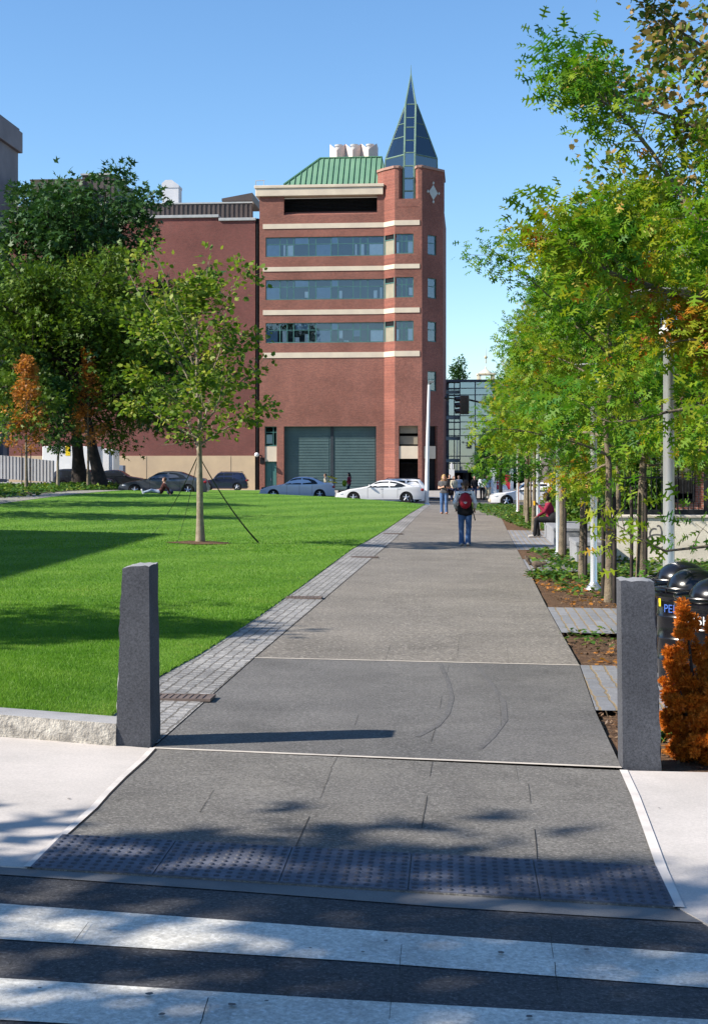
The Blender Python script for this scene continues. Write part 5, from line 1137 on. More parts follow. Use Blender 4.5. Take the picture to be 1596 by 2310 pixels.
# ------------------------------------------------------------------ granite benches, white wall with fence, graffiti
m_bench = mat('bench_granite', (.27, .275, .29), (.20, .205, .22), 1.5, .85, .3, bump=.2, bscale=90, bdist=.004, speck=.3, sscale=90)
def bench(px, d, L, w, h, label):
    x = xat(px, d); s = MB(); s.prism([(0, 0), (w, 0), (w, L), (0, L)], -.1, h - .09); s.prism([(-.02, -.02), (w, -.02), (w, L), (-.02, L)], h - .088, h)
    o = s.build('granite_bench', m_bench, bevel=.012, bseg=2); o.location = (x, d, g(x, d)); o.rotation_euler.z = YAW; return tag(o, label, 'bench', 'grey granite block benches beside the path')
bench(1249, 38.9, 5.4, 1.6, .47, 'long grey granite bench the woman in dark red sits on')
bench(1300, 30.7, 2.3, .78, .49, 'shorter grey granite bench right behind the second lamp post')
m_wwall = mat('white_render', (.82, .77, .66), (.62, .57, .48), 1.6, .9, .2, bump=.3, bscale=60, speck=.14, sscale=30, lo=.28, hi=.72)
ww = empty('white_wall', (xat(1386, 33), 33.0, 0), R(-3.0), 'low weathered white wall with scribbled graffiti, behind the barrels', 'wall')
zw = CZ + (HY - 1162) * 33 / F; zwb = g(7, 33) - .1
s = MB(); s.box(0, 9, 0, .35, zwb, zw - .06); s.build('wall', m_wwall, ww); s = MB(); s.box(-.03, 9.03, -.04, .39, zw - .06, zw); s.build('coping', mat('wall_coping', (.70, .62, .54), (.60, .53, .46), 2, .85), ww, bevel=.008)
m_scr = mat('spray_paint', (.10, .10, .11), (.16, .155, .15), 8, .8); sc_ = MB()
def scr(pts, w=.018):
    V = []
    for i, (x, z) in enumerate(pts):
        a, b = pts[max(i - 1, 0)], pts[min(i + 1, len(pts) - 1)]; dx, dz = b[0] - a[0], b[1] - a[1]; l = math.hypot(dx, dz) or 1; V += [(x - dz / l * w, -.003, z + dx / l * w), (x + dz / l * w, -.003, z - dx / l * w)]
    sc_.add(V, [(2 * i, 2 * i + 1, 2 * i + 3, 2 * i + 2) for i in range(len(pts) - 1)])
gx0, gz0 = .80, zwb + .30
arc = lambda cx, cz, rx, rz, a0, a1, n=14: [(cx + rx * math.cos(R(a0 + (a1 - a0) * i / n)), cz + rz * math.sin(R(a0 + (a1 - a0) * i / n))) for i in range(n + 1)]
for p in (arc(gx0 + .17, gz0 + .17, .17, .09, 40, 380), arc(gx0 + .16, gz0 + .30, .20, .10, 200, 20), arc(gx0 + .1, gz0 + .42, .10, .12, 60, 270), [(gx0 + .27, gz0 + .22), (gx0 + .34, gz0 + .62), (gx0 + .38, gz0 + .62), (gx0 + .42, gz0 + .30)], [(gx0 + .30, gz0 + .42), (gx0 + .42, gz0 + .44)], [(gx0 + .0, gz0 + .12), (gx0 + .12, gz0 + .06), (gx0 + .30, gz0 + .07), (gx0 + .42, gz0 + .20)], arc(gx0 + .2, gz0 + .45, .07, .16, -60, 120)): scr(p)
sc_.build('graffiti', m_scr, ww)
m_iron = mat('black_iron', (.018, .018, .022), (.012, .012, .014), 5, .5, .4)
fe = empty('iron_fence', (xat(1332, 34), 34.0, 0), R(-3.0), 'black iron picket fence standing behind the low white wall', 'fence')
zf1 = CZ + (HY - 1066) * 34 / F; s = MB(); k = 0.0; 
s.box(0, 11, .03, .06, zw + .03, zw + .10); s.box(0, 11, .03, .06, zf1 - .14, zf1 - .10); s.box(0, 11, .0, .09, zw - .12, zw + .03); s.build('rail', m_iron, fe)
s = MB(); k = .06
while k < 11: s.tube([(k, .045, zw + .02), (k, .045, zf1), (k, .045, zf1 + .05)], [.013, .013, .002], 5); k += .125
s.build('pickets', m_iron, fe)
for k in range(5): s = MB(); s.box(k * 2.7, k * 2.7 + .09, 0, .09, zwb, zf1 + .06); s.ball((k * 2.7 + .045, .045, zf1 + .1), .055, 10, 6); s.build('post', m_iron, fe)

# drain grates in the setts
m_rust = mat('rusty_iron', (.165, .125, .108), (.12, .092, .082), 6, .7, .3)
for i, (px, py, w, lab) in enumerate(((398, 1577, .62, 'rusty drain grate in the setts right behind the granite post by the lawn'), (680, 1350, .62, 'second rusty drain grate, halfway up the near setts'), (822, 1258, .6, 'third drain grate in the setts, before the band of tree shade'), (886, 1205, .6, 'farthest drain grate in the setts, beyond the band of tree shade'))):
    x, y, z = gp(px, py); s = MB(); s.box(-w / 2, w / 2, -.13, -.115, 0, .022); s.box(-w / 2, w / 2, .115, .13, 0, .022); s.box(-w / 2, -w / 2 + .02, -.1145, .1145, 0, .022); s.box(w / 2 - .02, w / 2, -.1145, .1145, 0, .022)
    for k in range(11): a = -w / 2 + .035 + k * (w - .07) / 10; s.box(a - .012, a + .012, -.1145, .1145, .002, .020)
    s.box(-w / 2 + .021, w / 2 - .021, -.114, .114, -.02, .014); o = s.build('drain_grate', m_rust); o.location = (x, y, z + .004); o.rotation_euler.z = YAW; tag(o, lab, 'drain grate', 'drain grates in the setts')

# ------------------------------------------------------------------ traffic signal, tall pole, kiosk, banner
ts = empty('traffic_signal', (xat(1128, 84), 84, g(8, 84) - .05), 0, 'black three lamp traffic signal on a mast arm before the glass building', 'traffic light')
zs = lambda py: CZ + (HY - py) * 84 / F - (g(8, 84) - .05); xs_ = lambda px: xat(px, 84) - xat(1128, 84)
s = MB(); s.tube([(0, 0, 0), (0, 0, zs(893))], [.12, .085], 12); s.tube([(0, 0, zs(918)), (xs_(1057), 0, zs(902)), (xs_(1006), 0, zs(898))], [.07, .05, .035], 8); s.lathe([(.22, 0), (.22, .06), (.13, .1)], 12); s.build('mast', m_black, ts, smooth=40)
s = MB(); hx0, hx1 = xs_(1036), xs_(1056); s.box(hx0, hx1, -.45, -.1, zs(935), zs(893)); hb = s.build('housing', m_blk, ts, bevel=.03)
for k in range(3):
    zc_ = zs(914) + (k - 1) * .36; s = MB(); s.tube([(hx0 - .01, -.27, zc_), (hx0 - .28, -.30, zc_ - .02)], [.15, .15], 14, cap=False); s.build('visor', m_blk, ts, smooth=40)
    s = MB(); s.tube([(hx0 - .012, -.27, zc_), (hx0 - .03, -.27, zc_)], [.13, .11], 14); s.build('lens', mat(('green_lens', 'amber_lens', 'red_lens')[k], ((.02, .12, .07), (.25, .13, .02), (.25, .02, .02))[k], None, 3, .2, .5), ts)
s = MB(); s.box(xs_(1004), xs_(1012), -.12, .12, zs(903), zs(893)); s.tube([(xs_(1006), -.1, zs(898)), (xs_(1001), -.14, zs(896))], [.10, .12], 10); s.build('camera_box', m_blk, ts)
tp_ = empty('light_pole', (xat(961.5, 81), 81, g(4, 81) - .05), R(0), 'tall slim white light pole in front of the dark corner of the brick building', 'pole')
s = MB(); zz_ = CZ + (HY - 866) * 81 / F; s.tube([(0, 0, 0), (.06, 0, zz_ * .5), (.14, 0, zz_)], [.13, .105, .075], 14); s.lathe([(.2, 0), (.2, .05), (.14, .1)], 12); s.build('pole', m_white, tp_, smooth=50)
s = MB(); s.tube([(.14, 0, zz_ - .02), (.15, 0, zz_ + .05), (.30, -.1, zz_ + .16)], [.06, .06, .05], 8); s.box(.1, .38, -.18, .0, zz_ + .1, zz_ + .22); s.build('lamp_head', m_lampgrey, tp_)
ki = empty('information_kiosk', (xat(1106, 95), 95, g(9, 95) - .05), R(-4), 'white kiosk with a red poster behind the white car', 'kiosk')
kw = xat(1157, 95) - xat(1106, 95); kz = lambda py: CZ + (HY - py) * 95 / F - (g(9, 95) - .05)
s = MB(); s.box(0, .38, 0, .5, 0, kz(1056)); s.box(kw - .22, kw, 0, .5, 0, kz(1058)); s.box(.38, kw - .22, .1, .4, 0.3, kz(1066)); s.build('frame', m_white, ki, bevel=.01)
m_red = mat('poster_red', (.62, .035, .06), (.55, .03, .05), 2, .6); s = MB(); p0, p1 = xat(1119.5, 95) - xat(1106, 95), xat(1149.5, 95) - xat(1106, 95); s.quad((p0, .09, kz(1104)), (p1, .09, kz(1104)), (p1, .09, kz(1071)), (p0, .09, kz(1071))); po = s.build('poster', m_red, ki)
s = MB()
for k in range(3): s.quad((p0 + .05, .086, kz(1080 + k * 7)), (p0 + .22, .086, kz(1080 + k * 7)), (p0 + .22, .086, kz(1077 + k * 7)), (p0 + .05, .086, kz(1077 + k * 7)))
s.build('poster_print', m_wht, po)
s = MB(); pz = kz(1104); s.add([(p0 + .33 + a, .085, pz + b) for a, b in ((0, 0), (.42, 0), (.36, .18), (.22, .36), (.10, .42), (.0, .36))], [tuple(range(6))]); s.build('poster_picture', mat('poster_blue_white', (.55, .62, .75), (.4, .48, .64), 4, .6), po)
bs = MB(); bs.tube([(0, 0, 0), (0, 0, 2.6)], .05, 8); bs.box(-.2, .2, -.06, .06, 1.1, 2.1); bs.box(-.14, .14, -.03, .03, 2.15, 2.5); o = bs.build('street_sign', m_white); o.location = (xat(1018, 108), 108, -.1); tag(o, 'narrow white sign post behind the blonde woman\'s head', 'sign')

# ------------------------------------------------------------------ left background: hoarding, trailer, utility box
hd = MB(); k = 0; x0, x1 = xat(-60, 101), xat(117, 101); zt = lambda x: np.interp(x, [xat(0, 101), xat(112, 101)], [CZ + 33 * 101 / F, CZ + 21 * 101 / F]); zb2 = lambda x: np.interp(x, [xat(0, 101), xat(112, 101)], [CZ - 20 * 101 / F, CZ - 28 * 101 / F])
x = x0
while x < x1:
    hd.add([(x, 101, zb2(x)), (x + .14, 101, zb2(x)), (x + .14, 101, zt(x)), (x, 101, zt(x)), (x + .19, 101.05, zb2(x)), (x + .24, 101.05, zb2(x)), (x + .24, 101.05, zt(x)), (x + .19, 101.05, zt(x))], [(0, 1, 2, 3), (1, 4, 7, 2), (4, 5, 6, 7)]); x += .24
hd.box(x0, x1, 101.06, 101.2, -.5, float(zb2(x1))); m_hoard = mat('hoarding_white', (.62, .60, .60), (.52, .50, .50), .6, .7)
for xx in np.arange(x0, x1, 2.4): hd.box(xx, xx + .1, 101.06, 101.16, -.2, float(zt(xx)) - .05)
tag(hd.build('hoarding', m_hoard), 'pale corrugated hoarding at the left edge, behind the withered tree', 'fence')
tr = empty('box_trailer', (xat(96, 112), 112, .0), R(-2), 'white box trailer with a yellow emblem behind the young trees', 'trailer')
tz = lambda py: CZ + (HY - py) * 112 / F; s = MB(); wl_x = xat(218, 112) - xat(96, 112); s.box(0, wl_x, 0, 2.5, tz(1083), tz(1007)); s.build('body', m_white, tr, bevel=.04)
s = MB(); a, b = xat(148, 112) - xat(96, 112), xat(160, 112) - xat(96, 112); s.ball(((a + b) / 2, -.01, tz(1010)), ((b - a) / 2, .02, .26), 14, 6); s.box(a + .02, b - .02, -.02, .0, tz(1028), tz(1013)); s.build('emblem', m_yel, tr)
s = MB(); s.box(-.02, wl_x + .02, -.03, .0, tz(1084), tz(1081)); s.box(.1, wl_x - .1, .2, 2.3, tz(1083) - .3, tz(1083)); s.build('chassis', mat('rust_orange', (.45, .22, .03), None, 3), tr)
for a in (.7, 1.6, wl_x - .8): s = MB(); s.lathe([(.12, -.14), (.42, -.14), (.46, -.1), (.46, .1), (.42, .14)], 20, (a, .25, tz(1083) - .55), axis='y'); s.build('wheel', m_black, tr)
tb = empty('white_container', (xat(222, 116), 116, 0), R(-3), 'narrow white container between the dark trunk and the tan wall', 'container'); s = MB(); s.box(0, .9, 0, 2.4, .3, CZ + 48 * 116 / F); s.box(.9, 1.25, .1, 2.3, .3, CZ + 46 * 116 / F); s.build('body', m_white, tb, bevel=.03); s = MB(); s.box(-.1, 1.4, -.1, 2.4, .1, .3); s.build('base', mat('rust_orange', (.45, .22, .03)), tb)
ub_ = MB(); ub_.box(0, 1.25, 0, 1.4, 0, 1.0); ub_.prism_y([(0, 1.0), (1.25, 1.0), (1.25, 1.62), (.1, 1.66)], 0, 1.4); ub_.box(.05, 1.2, -.02, 0, .1, .95); o = ub_.build('utility_box', mat('grey_blue_box', (.24, .28, .36), (.20, .24, .31), 1, .7), bevel=.02); o.location = (xat(248, 133), 133, .85 - .1); tag(o, 'grey blue utility box against the tan wall left of the grey car', 'box')
# ------------------------------------------------------------------ cars
m_tyre = mat('tyre_rubber', (.018, .018, .019), (.028, .028, .028), 6, .85, .2); m_rim = mat('alloy_rim', (.55, .56, .58), (.45, .46, .48), 3, .3, .5, metal=.7)
m_cglass = mat('car_glass', (.012, .015, .018), (.022, .026, .030), 1.5, .08, .3); m_under = mat('underbody', (.012, .012, .012), None, 3, .9)
m_tail = mat('tail_lamp', (.35, .02, .02), (.28, .015, .015), 3, .15, .5, coat=.5); m_head = mat('head_lamp', (.62, .66, .70), (.5, .54, .58), 6, .1, .6, coat=.6)
m_chrome = mat('chrome_trim', (.6, .6, .62), None, 3, .2, .5, metal=.9)
def paint(name, c, metal=.3, rough=.28): return mat(name, c, tuple(x * .94 for x in c), .7, rough, .5, metal=metal, coat=.8)
def car(name, label, cat, px0, d, L, H, W, prof, belt, wheels, wr, sidewin, wsf, wsr, pm, dz=0.0, sill=.22, rz=0.0, front='left', tumble=.34, rack=False, lower=None):
    """prof: top outline (x/L, z/H) front to rear; sidewin: list of window outlines in (x/L, z/H)"""
    x0 = xat(px0, d); zg = g(x0 + L / 2, d + W / 2) - .05 + dz
    r = empty(name, (x0, d + W / 2, zg), rz, label, cat, 'cars at the far street' if cat == 'car' else None)
    if front == 'right': r.location.x = x0 + L; r.rotation_euler.z = math.pi + rz
    PX = np.array([p[0] * L for p in prof]); PZ = np.array([p[1] * H for p in prof])
    xs = np.unique(np.concatenate([np.linspace(0, L, 64), PX, [0.02, .06, L - .06, L - .02]] + [w * L + (wr + .05) * np.cos(np.linspace(0, math.pi, 15)) for w in wheels])); xs = xs[(xs >= 0) & (xs <= L)]
    zt = np.interp(xs, PX, PZ); zs_ = zt.copy()
    for _ in range(2): zs_[1:-1] = .25 * zs_[:-2] + .5 * zs_[1:-1] + .25 * zs_[2:]
    zt = zs_; B = belt * H
    def plan(x): t = abs(2 * x / L - 1); return 1 - .16 * max(0, (t - .55) / .45) ** 2.2
    def ysurf(x, z):
        w = W / 2 * plan(x)
        if z < .5 * B: w *= 1 - .06 * ((.5 * B - z) / (.5 * B)) ** 1.5
        if z > B: w *= 1 - tumble * ((z - B) / (H - B)) ** 1.25
        return w
    V, Fq = [], []; nr = 9; cols = []
    for x, top in zip(xs, zt):
        bot = sill
        for w in wheels:
            q = (wr + .05) ** 2 - (x - w * L) ** 2
            if q > 0: bot = max(bot, wr - .02 + math.sqrt(q))
        bot = min(bot, top - .02); col = []
        for k in range(nr):
            z = bot + (top - .035 - bot) * k / (nr - 1); col.append((x, ysurf(x, z), z))
        e = col[-1][1]; col += [(x, e - .05, top - .008), (x, e * .6, top + .012), (x, 0, top + .02)]; cols.append(col)
    m = len(cols[0])
    for side in (1, -1):
        b = len(V); V += [(p[0], p[1] * side, p[2]) for c in cols for p in c]
        for i in range(len(cols) - 1):
            for k in range(m - 1):
                q = (b + i * m + k, b + (i + 1) * m + k, b + (i + 1) * m + k + 1, b + i * m + k + 1); Fq.append(q if side < 0 else q[::-1])
    n = len(cols) * m
    for i in (0, len(cols) - 1):
        for k in range(m - 1): Fq.append((i * m + k, n + i * m + k, n + i * m + k + 1, i * m + k + 1))
    bm = bmesh.new(); me = bpy.data.meshes.new('body'); me.from_pydata(V, [], Fq); bm.from_mesh(me); bmesh.ops.remove_doubles(bm, verts=bm.verts, dist=.002); bmesh.ops.recalc_face_normals(bm, faces=bm.faces); bm.to_mesh(me); bm.free()
    me.materials.append(pm); me.polygons.foreach_set('use_smooth', [True] * len(me.polygons)); me.set_sharp_from_angle(angle=R(38)); bo = bpy.data.objects.new('body', me); COL.objects.link(bo); bo.parent = r
    s = MB(); s.box(.12, L - .12, -W * .40, W * .40, sill - .04, B * .8); s.build('underbody', m_under, r)
    def strip(pts, off):      # filled outline laid on the side surface, subdivided in rows so that it follows the curve
        xs2 = [p[0] * L for p in pts]; zs2 = [p[1] * H for p in pts]; return xs2, zs2
    for pts in sidewin:
        for side in (-1, 1):
            s = MB(); P3 = [(x * L, (ysurf(x * L, z * H) + .012) * side, z * H) for x, z in pts]; n_ = len(P3); P4 = [(a, b - .03 * side, c) for a, b, c in P3]
            s.add(P3 + P4, [tuple(range(n_)) if side > 0 else tuple(range(n_ - 1, -1, -1))] + [((i + 1) % n_, i, n_ + i, n_ + (i + 1) % n_) for i in range(n_)]); s.build('side_window', m_cglass, r)
    for nm, (xa, xb) in (('windshield', wsf), ('rear_window', wsr)):
        s = MB(); rows = 5; vs = []
        for i in range(rows + 1):
            x = (xa + (xb - xa) * i / rows) * L; z = float(np.interp(x, xs, zt)); e = ysurf(x, z - .035) - .09
            for t in (-1, -.5, 0, .5, 1): vs.append((x, e * t, z + .028 - .02 * abs(t)))
        s.add(vs, [(i * 5 + j, i * 5 + j + 1, i * 5 + j + 6, i * 5 + j + 5) for i in range(rows) for j in range(4)]); s.build(nm, m_cglass, r, smooth=60)
    for w in wheels:
        for side in (-1, 1):
            yc = side * (W / 2 - .13); s = MB(); s.lathe([(wr * .62, -.10), (wr * .92, -.11), (wr, -.07), (wr, .07), (wr * .92, .11), (wr * .62, .10)], 28, (w * L, yc, wr), axis='y'); wo = s.build('wheel', m_tyre, r, smooth=40)
            s = MB(); o_ = side * .085; s.lathe([(wr * .64, o_ * .9), (wr * .60, o_), (wr * .56, o_ * .6)], 24, (w * L, yc, wr), axis='y')
            for k in range(5):
                a = k * 2 * math.pi / 5 + .3; s.tube([(w * L, yc + o_ * .85, wr), (w * L + wr * .6 * math.cos(a), yc + o_ * .85, wr + wr * .6 * math.sin(a))], [wr * .17, wr * .10], 6)
            s.lathe([(.0, o_ * .98), (wr * .16, o_ * .95), (wr * .18, o_ * .6)], 12, (w * L, yc, wr), axis='y'); s.build('rim', m_rim, wo)
            s = MB(); s.lathe([(wr * .66, -side * .0), (0.001, -side * .0)], 20, (w * L, yc, wr), axis='y'); s.build('brake_shadow', m_under, wo)
    zf = float(np.interp(.05 * L, xs, zt)); zr = float(np.interp(.96 * L, xs, zt))
    for side in (-1, 1):
        s = MB(); s.ball((.075 * L, side * (ysurf(.075 * L, zf * .84) - .10), zf * .84), (.20, .12, .075), 14, 8); s.build('headlight', m_head, r, smooth=60)
        s = MB(); s.ball((L - .10, side * (ysurf(L - .12, zr * .78) - .06), min(zr * .80, B * .92)), (.13, .09, .10), 14, 8); s.build('taillight', m_tail, r, smooth=60)
        mx = sidewin[0][0][0] * L + .10; s = MB(); s.ball((mx, side * (ysurf(mx, B) + .08), B + .07), (.07, .10, .065), 12, 7); s.build('mirror', pm, r, smooth=60)
        for hx in (.50, .70)[:1 if len(sidewin) < 2 else 2]: s = MB(); s.box(hx * L, hx * L + .16, side * (ysurf(hx * L, B * .93) + .004) - .012, side * (ysurf(hx * L, B * .93) + .004) + .012, B * .90, B * .93); s.build('door_handle', lower or pm, r)
        s = MB()
        for sx in ([.37, .56] if len(sidewin) < 2 else [.36, .53, .70]):
            zz2 = np.linspace(sill + .08, B * .985, 6); s.add([(sx * L + dx, (ysurf(sx * L, z) + .003) * side, z) for z in zz2 for dx in (0, .012)], [(2 * i, 2 * i + 1, 2 * i + 3, 2 * i + 2) for i in range(5)])
        s.build('door_seam', m_under, r)
        if lower:
            s = MB(); xa, xb = wheels[0] * L + wr + .07, wheels[1] * L - wr - .07; xx = np.linspace(xa, xb, 8); s.add([(x, (ysurf(x, z) + .012) * side, z) for x in xx for z in (sill + .02, sill + .16)], [(2 * i, 2 * i + 1, 2 * i + 3, 2 * i + 2) for i in range(7)]); s.build('side_trim', lower, r)
    s = MB(); s.box(-.04, .10, -W * .38, W * .38, .24, .42); s.box(L - .10, L + .04, -W * .38, W * .38, .26, .46); s.build('bumper', lower or pm, r, bevel=.03, bseg=2)
    if rack:
        s = MB()
        for side in (-1, 1): y = side * (W / 2 * (1 - tumble) - .06); s.tube([(.44 * L, y, H - .0), (.46 * L, y, H + .05), (.86 * L, y, H + .05), (.90 * L, y, H - .02)], .02, 6)
        s.build('roof_rack', m_black, r)
    return r
SED = [(0, .34), (.01, .44), (.05, .50), (.14, .575), (.30, .655), (.34, .70), (.44, .93), (.50, .985), (.60, 1.0), (.70, .97), (.78, .86), (.86, .73), (.92, .72), (.975, .69), (.99, .60), (1, .42)]
SEDW = [[(.345, .665), (.43, .885), (.48, .935), (.555, .945), (.555, .665)], [(.575, .665), (.575, .945), (.66, .925), (.735, .84), (.775, .715), (.76, .68)]]
COU = [(0, .32), (.01, .42), (.06, .50), (.16, .60), (.30, .68), (.36, .73), (.47, .95), (.52, .99), (.60, 1.0), (.70, .96), (.80, .84), (.88, .76), (.96, .745), (.985, .66), (1, .45)]
COUW = [[(.365, .70), (.455, .90), (.50, .945), (.60, .955), (.60, .70)], [(.615, .70), (.615, .955), (.68, .93), (.755, .84), (.80, .75), (.74, .71)]]
SUV = [(0, .30), (.008, .42), (.03, .50), (.10, .545), (.24, .59), (.30, .63), (.385, .92), (.43, .985), (.55, 1.0), (.80, .99), (.90, .96), (.945, .80), (.975, .62), (.985, .52), (1, .34)]
SUVW = [[(.315, .625), (.385, .86), (.42, .92), (.515, .93), (.515, .625)], [(.53, .625), (.53, .93), (.69, .93), (.69, .625)], [(.715, .625), (.715, .93), (.86, .905), (.905, .66), (.89, .625)]]
m_sil = paint('silver_blue_paint', (.56, .62, .72), .15, .3); m_wp = paint('white_car_paint', (.80, .79, .78), 0, .3); m_dg = paint('dark_grey_paint', (.095, .105, .125), .5, .28); m_db = paint('dark_blue_paint', (.018, .024, .060), .3, .3); m_bk = paint('black_car_paint', (.012, .013, .018), .2, .3)
m_beige = mat('beige_trim', (.50, .42, .30), None, 3, .6)
car('parked_car', 'silver blue sedan in front of the garage door', 'car', 585, 88.0, 4.66, 1.40, 1.76, SED, .67, (.185, .80), .31, SEDW, (.335, .455), (.715, .845), m_sil, dz=.13)
car('parked_car', 'white coupe with a dark shaded bonnet, right of the silver blue sedan', 'car', 757, 80.4, 4.98, 1.30, 1.78, COU, .70, (.20, .80), .325, COUW, (.355, .485), (.71, .86), m_wp, dz=.04)
car('parked_car', 'white sport utility car partly hidden behind the white coupe', 'car', 800, 87.5, 4.5, 1.58, 1.80, SUV, .60, (.19, .79), .36, SUVW, (.295, .40), (.905, .97), m_wp, dz=-.12, rack=True)
car('parked_car', 'dark grey sedan behind the plane tree\'s trunk', 'car', 266, 80.2, 5.0, 1.38, 1.80, SED, .67, (.19, .79), .32, SEDW, (.335, .455), (.715, .845), m_dg, dz=-.02)
car('parked_car', 'dark blue sport utility car by the tan wall', 'car', 447, 133.0, 4.6, 1.74, 1.85, SUV, .60, (.19, .79), .37, SUVW, (.295, .40), (.905, .97), m_db, rack=True)
car('parked_car', 'black sport utility car in the shade behind the green young tree', 'car', 112, 104, 4.7, 1.62, 1.85, SUV, .60, (.19, .79), .37, SUVW, (.295, .40), (.905, .97), m_bk, dz=-.2, front='right')
car('parked_car', 'dark car half hidden between the two big trunks', 'car', 196, 106, 4.5, 1.42, 1.75, SED, .67, (.185, .80), .31, SEDW, (.335, .455), (.715, .845), m_bk, dz=-.05, front='right')
car('parked_car', 'white wagon with beige lower trim right of the path\'s far end', 'car', 1107, 82.5, 4.75, 1.40, 1.76, SUV, .62, (.19, .80), .33, SUVW, (.295, .40), (.905, .97), m_wp, dz=-.05, lower=m_beige)

# ------------------------------------------------------------------ people
def rgbm(n, c, rough=.8, sp=.12, sc_=12): return mat(n, c, tuple(x * .72 for x in c), sc_, rough, .2, speck=sp, sscale=60, obj=True)
m_skin = mat('skin', (.55, .33, .24), (.50, .29, .21), 9, .55, .35, obj=True); m_skin_d = mat('skin_brown', (.22, .12, .08), (.19, .10, .07), 9, .55, .35, obj=True)
m_jean = rgbm('blue_denim', (.085, .16, .33), .85, .3, 5); m_jean_d = rgbm('dark_denim', (.03, .04, .09)); m_khaki = rgbm('khaki_cloth', (.50, .45, .30)); m_blackc = rgbm('black_cloth', (.015, .015, .018)); m_whitec = rgbm('white_cloth', (.82, .82, .84)); m_greyc = rgbm('grey_cloth', (.10, .10, .11)); m_cream2 = rgbm('cream_cloth', (.56, .50, .38)); m_bluec = rgbm('pale_blue_cloth', (.35, .42, .55)); m_wine = rgbm('wine_red_cloth', (.26, .02, .05)); m_redb = rgbm('red_nylon', (.36, .012, .028), .5, .12, 4)
m_hb = mat('brown_hair', (.10, .045, .022), (.05, .024, .014), 25, .6, .3, obj=True); m_hy = mat('blond_hair', (.48, .33, .14), (.36, .22, .08), 25, .55, .3, obj=True); m_hk = mat('dark_hair', (.022, .014, .012), (.012, .009, .008), 20, .6, .3, obj=True); m_shoe = rgbm('pale_shoes', (.50, .46, .42)); m_shoed = rgbm('dark_shoes', (.05, .045, .045)); m_eye = mat('eye_dark', (.02, .015, .012), None, 5, .3)
BASE = dict(pel=(0, 0, .93), che=(0, .01, 1.25), nk=(0, 0, 1.43), hd=(0, .02, 1.57), shL=(-.18, 0, 1.385), elL=(-.235, -.02, 1.12), wrL=(-.245, .03, .88), shR=(.18, 0, 1.385), elR=(.235, -.02, 1.12), wrR=(.245, .03, .88),
            hiL=(-.09, 0, .90), knL=(-.10, .02, .50), anL=(-.10, -.02, .08), hiR=(.09, 0, .90), knR=(.10, .02, .50), anR=(.10, -.02, .08), toL=(-.11, .15, .03), toR=(.11, .15, .03), look=(0, 1, 0))
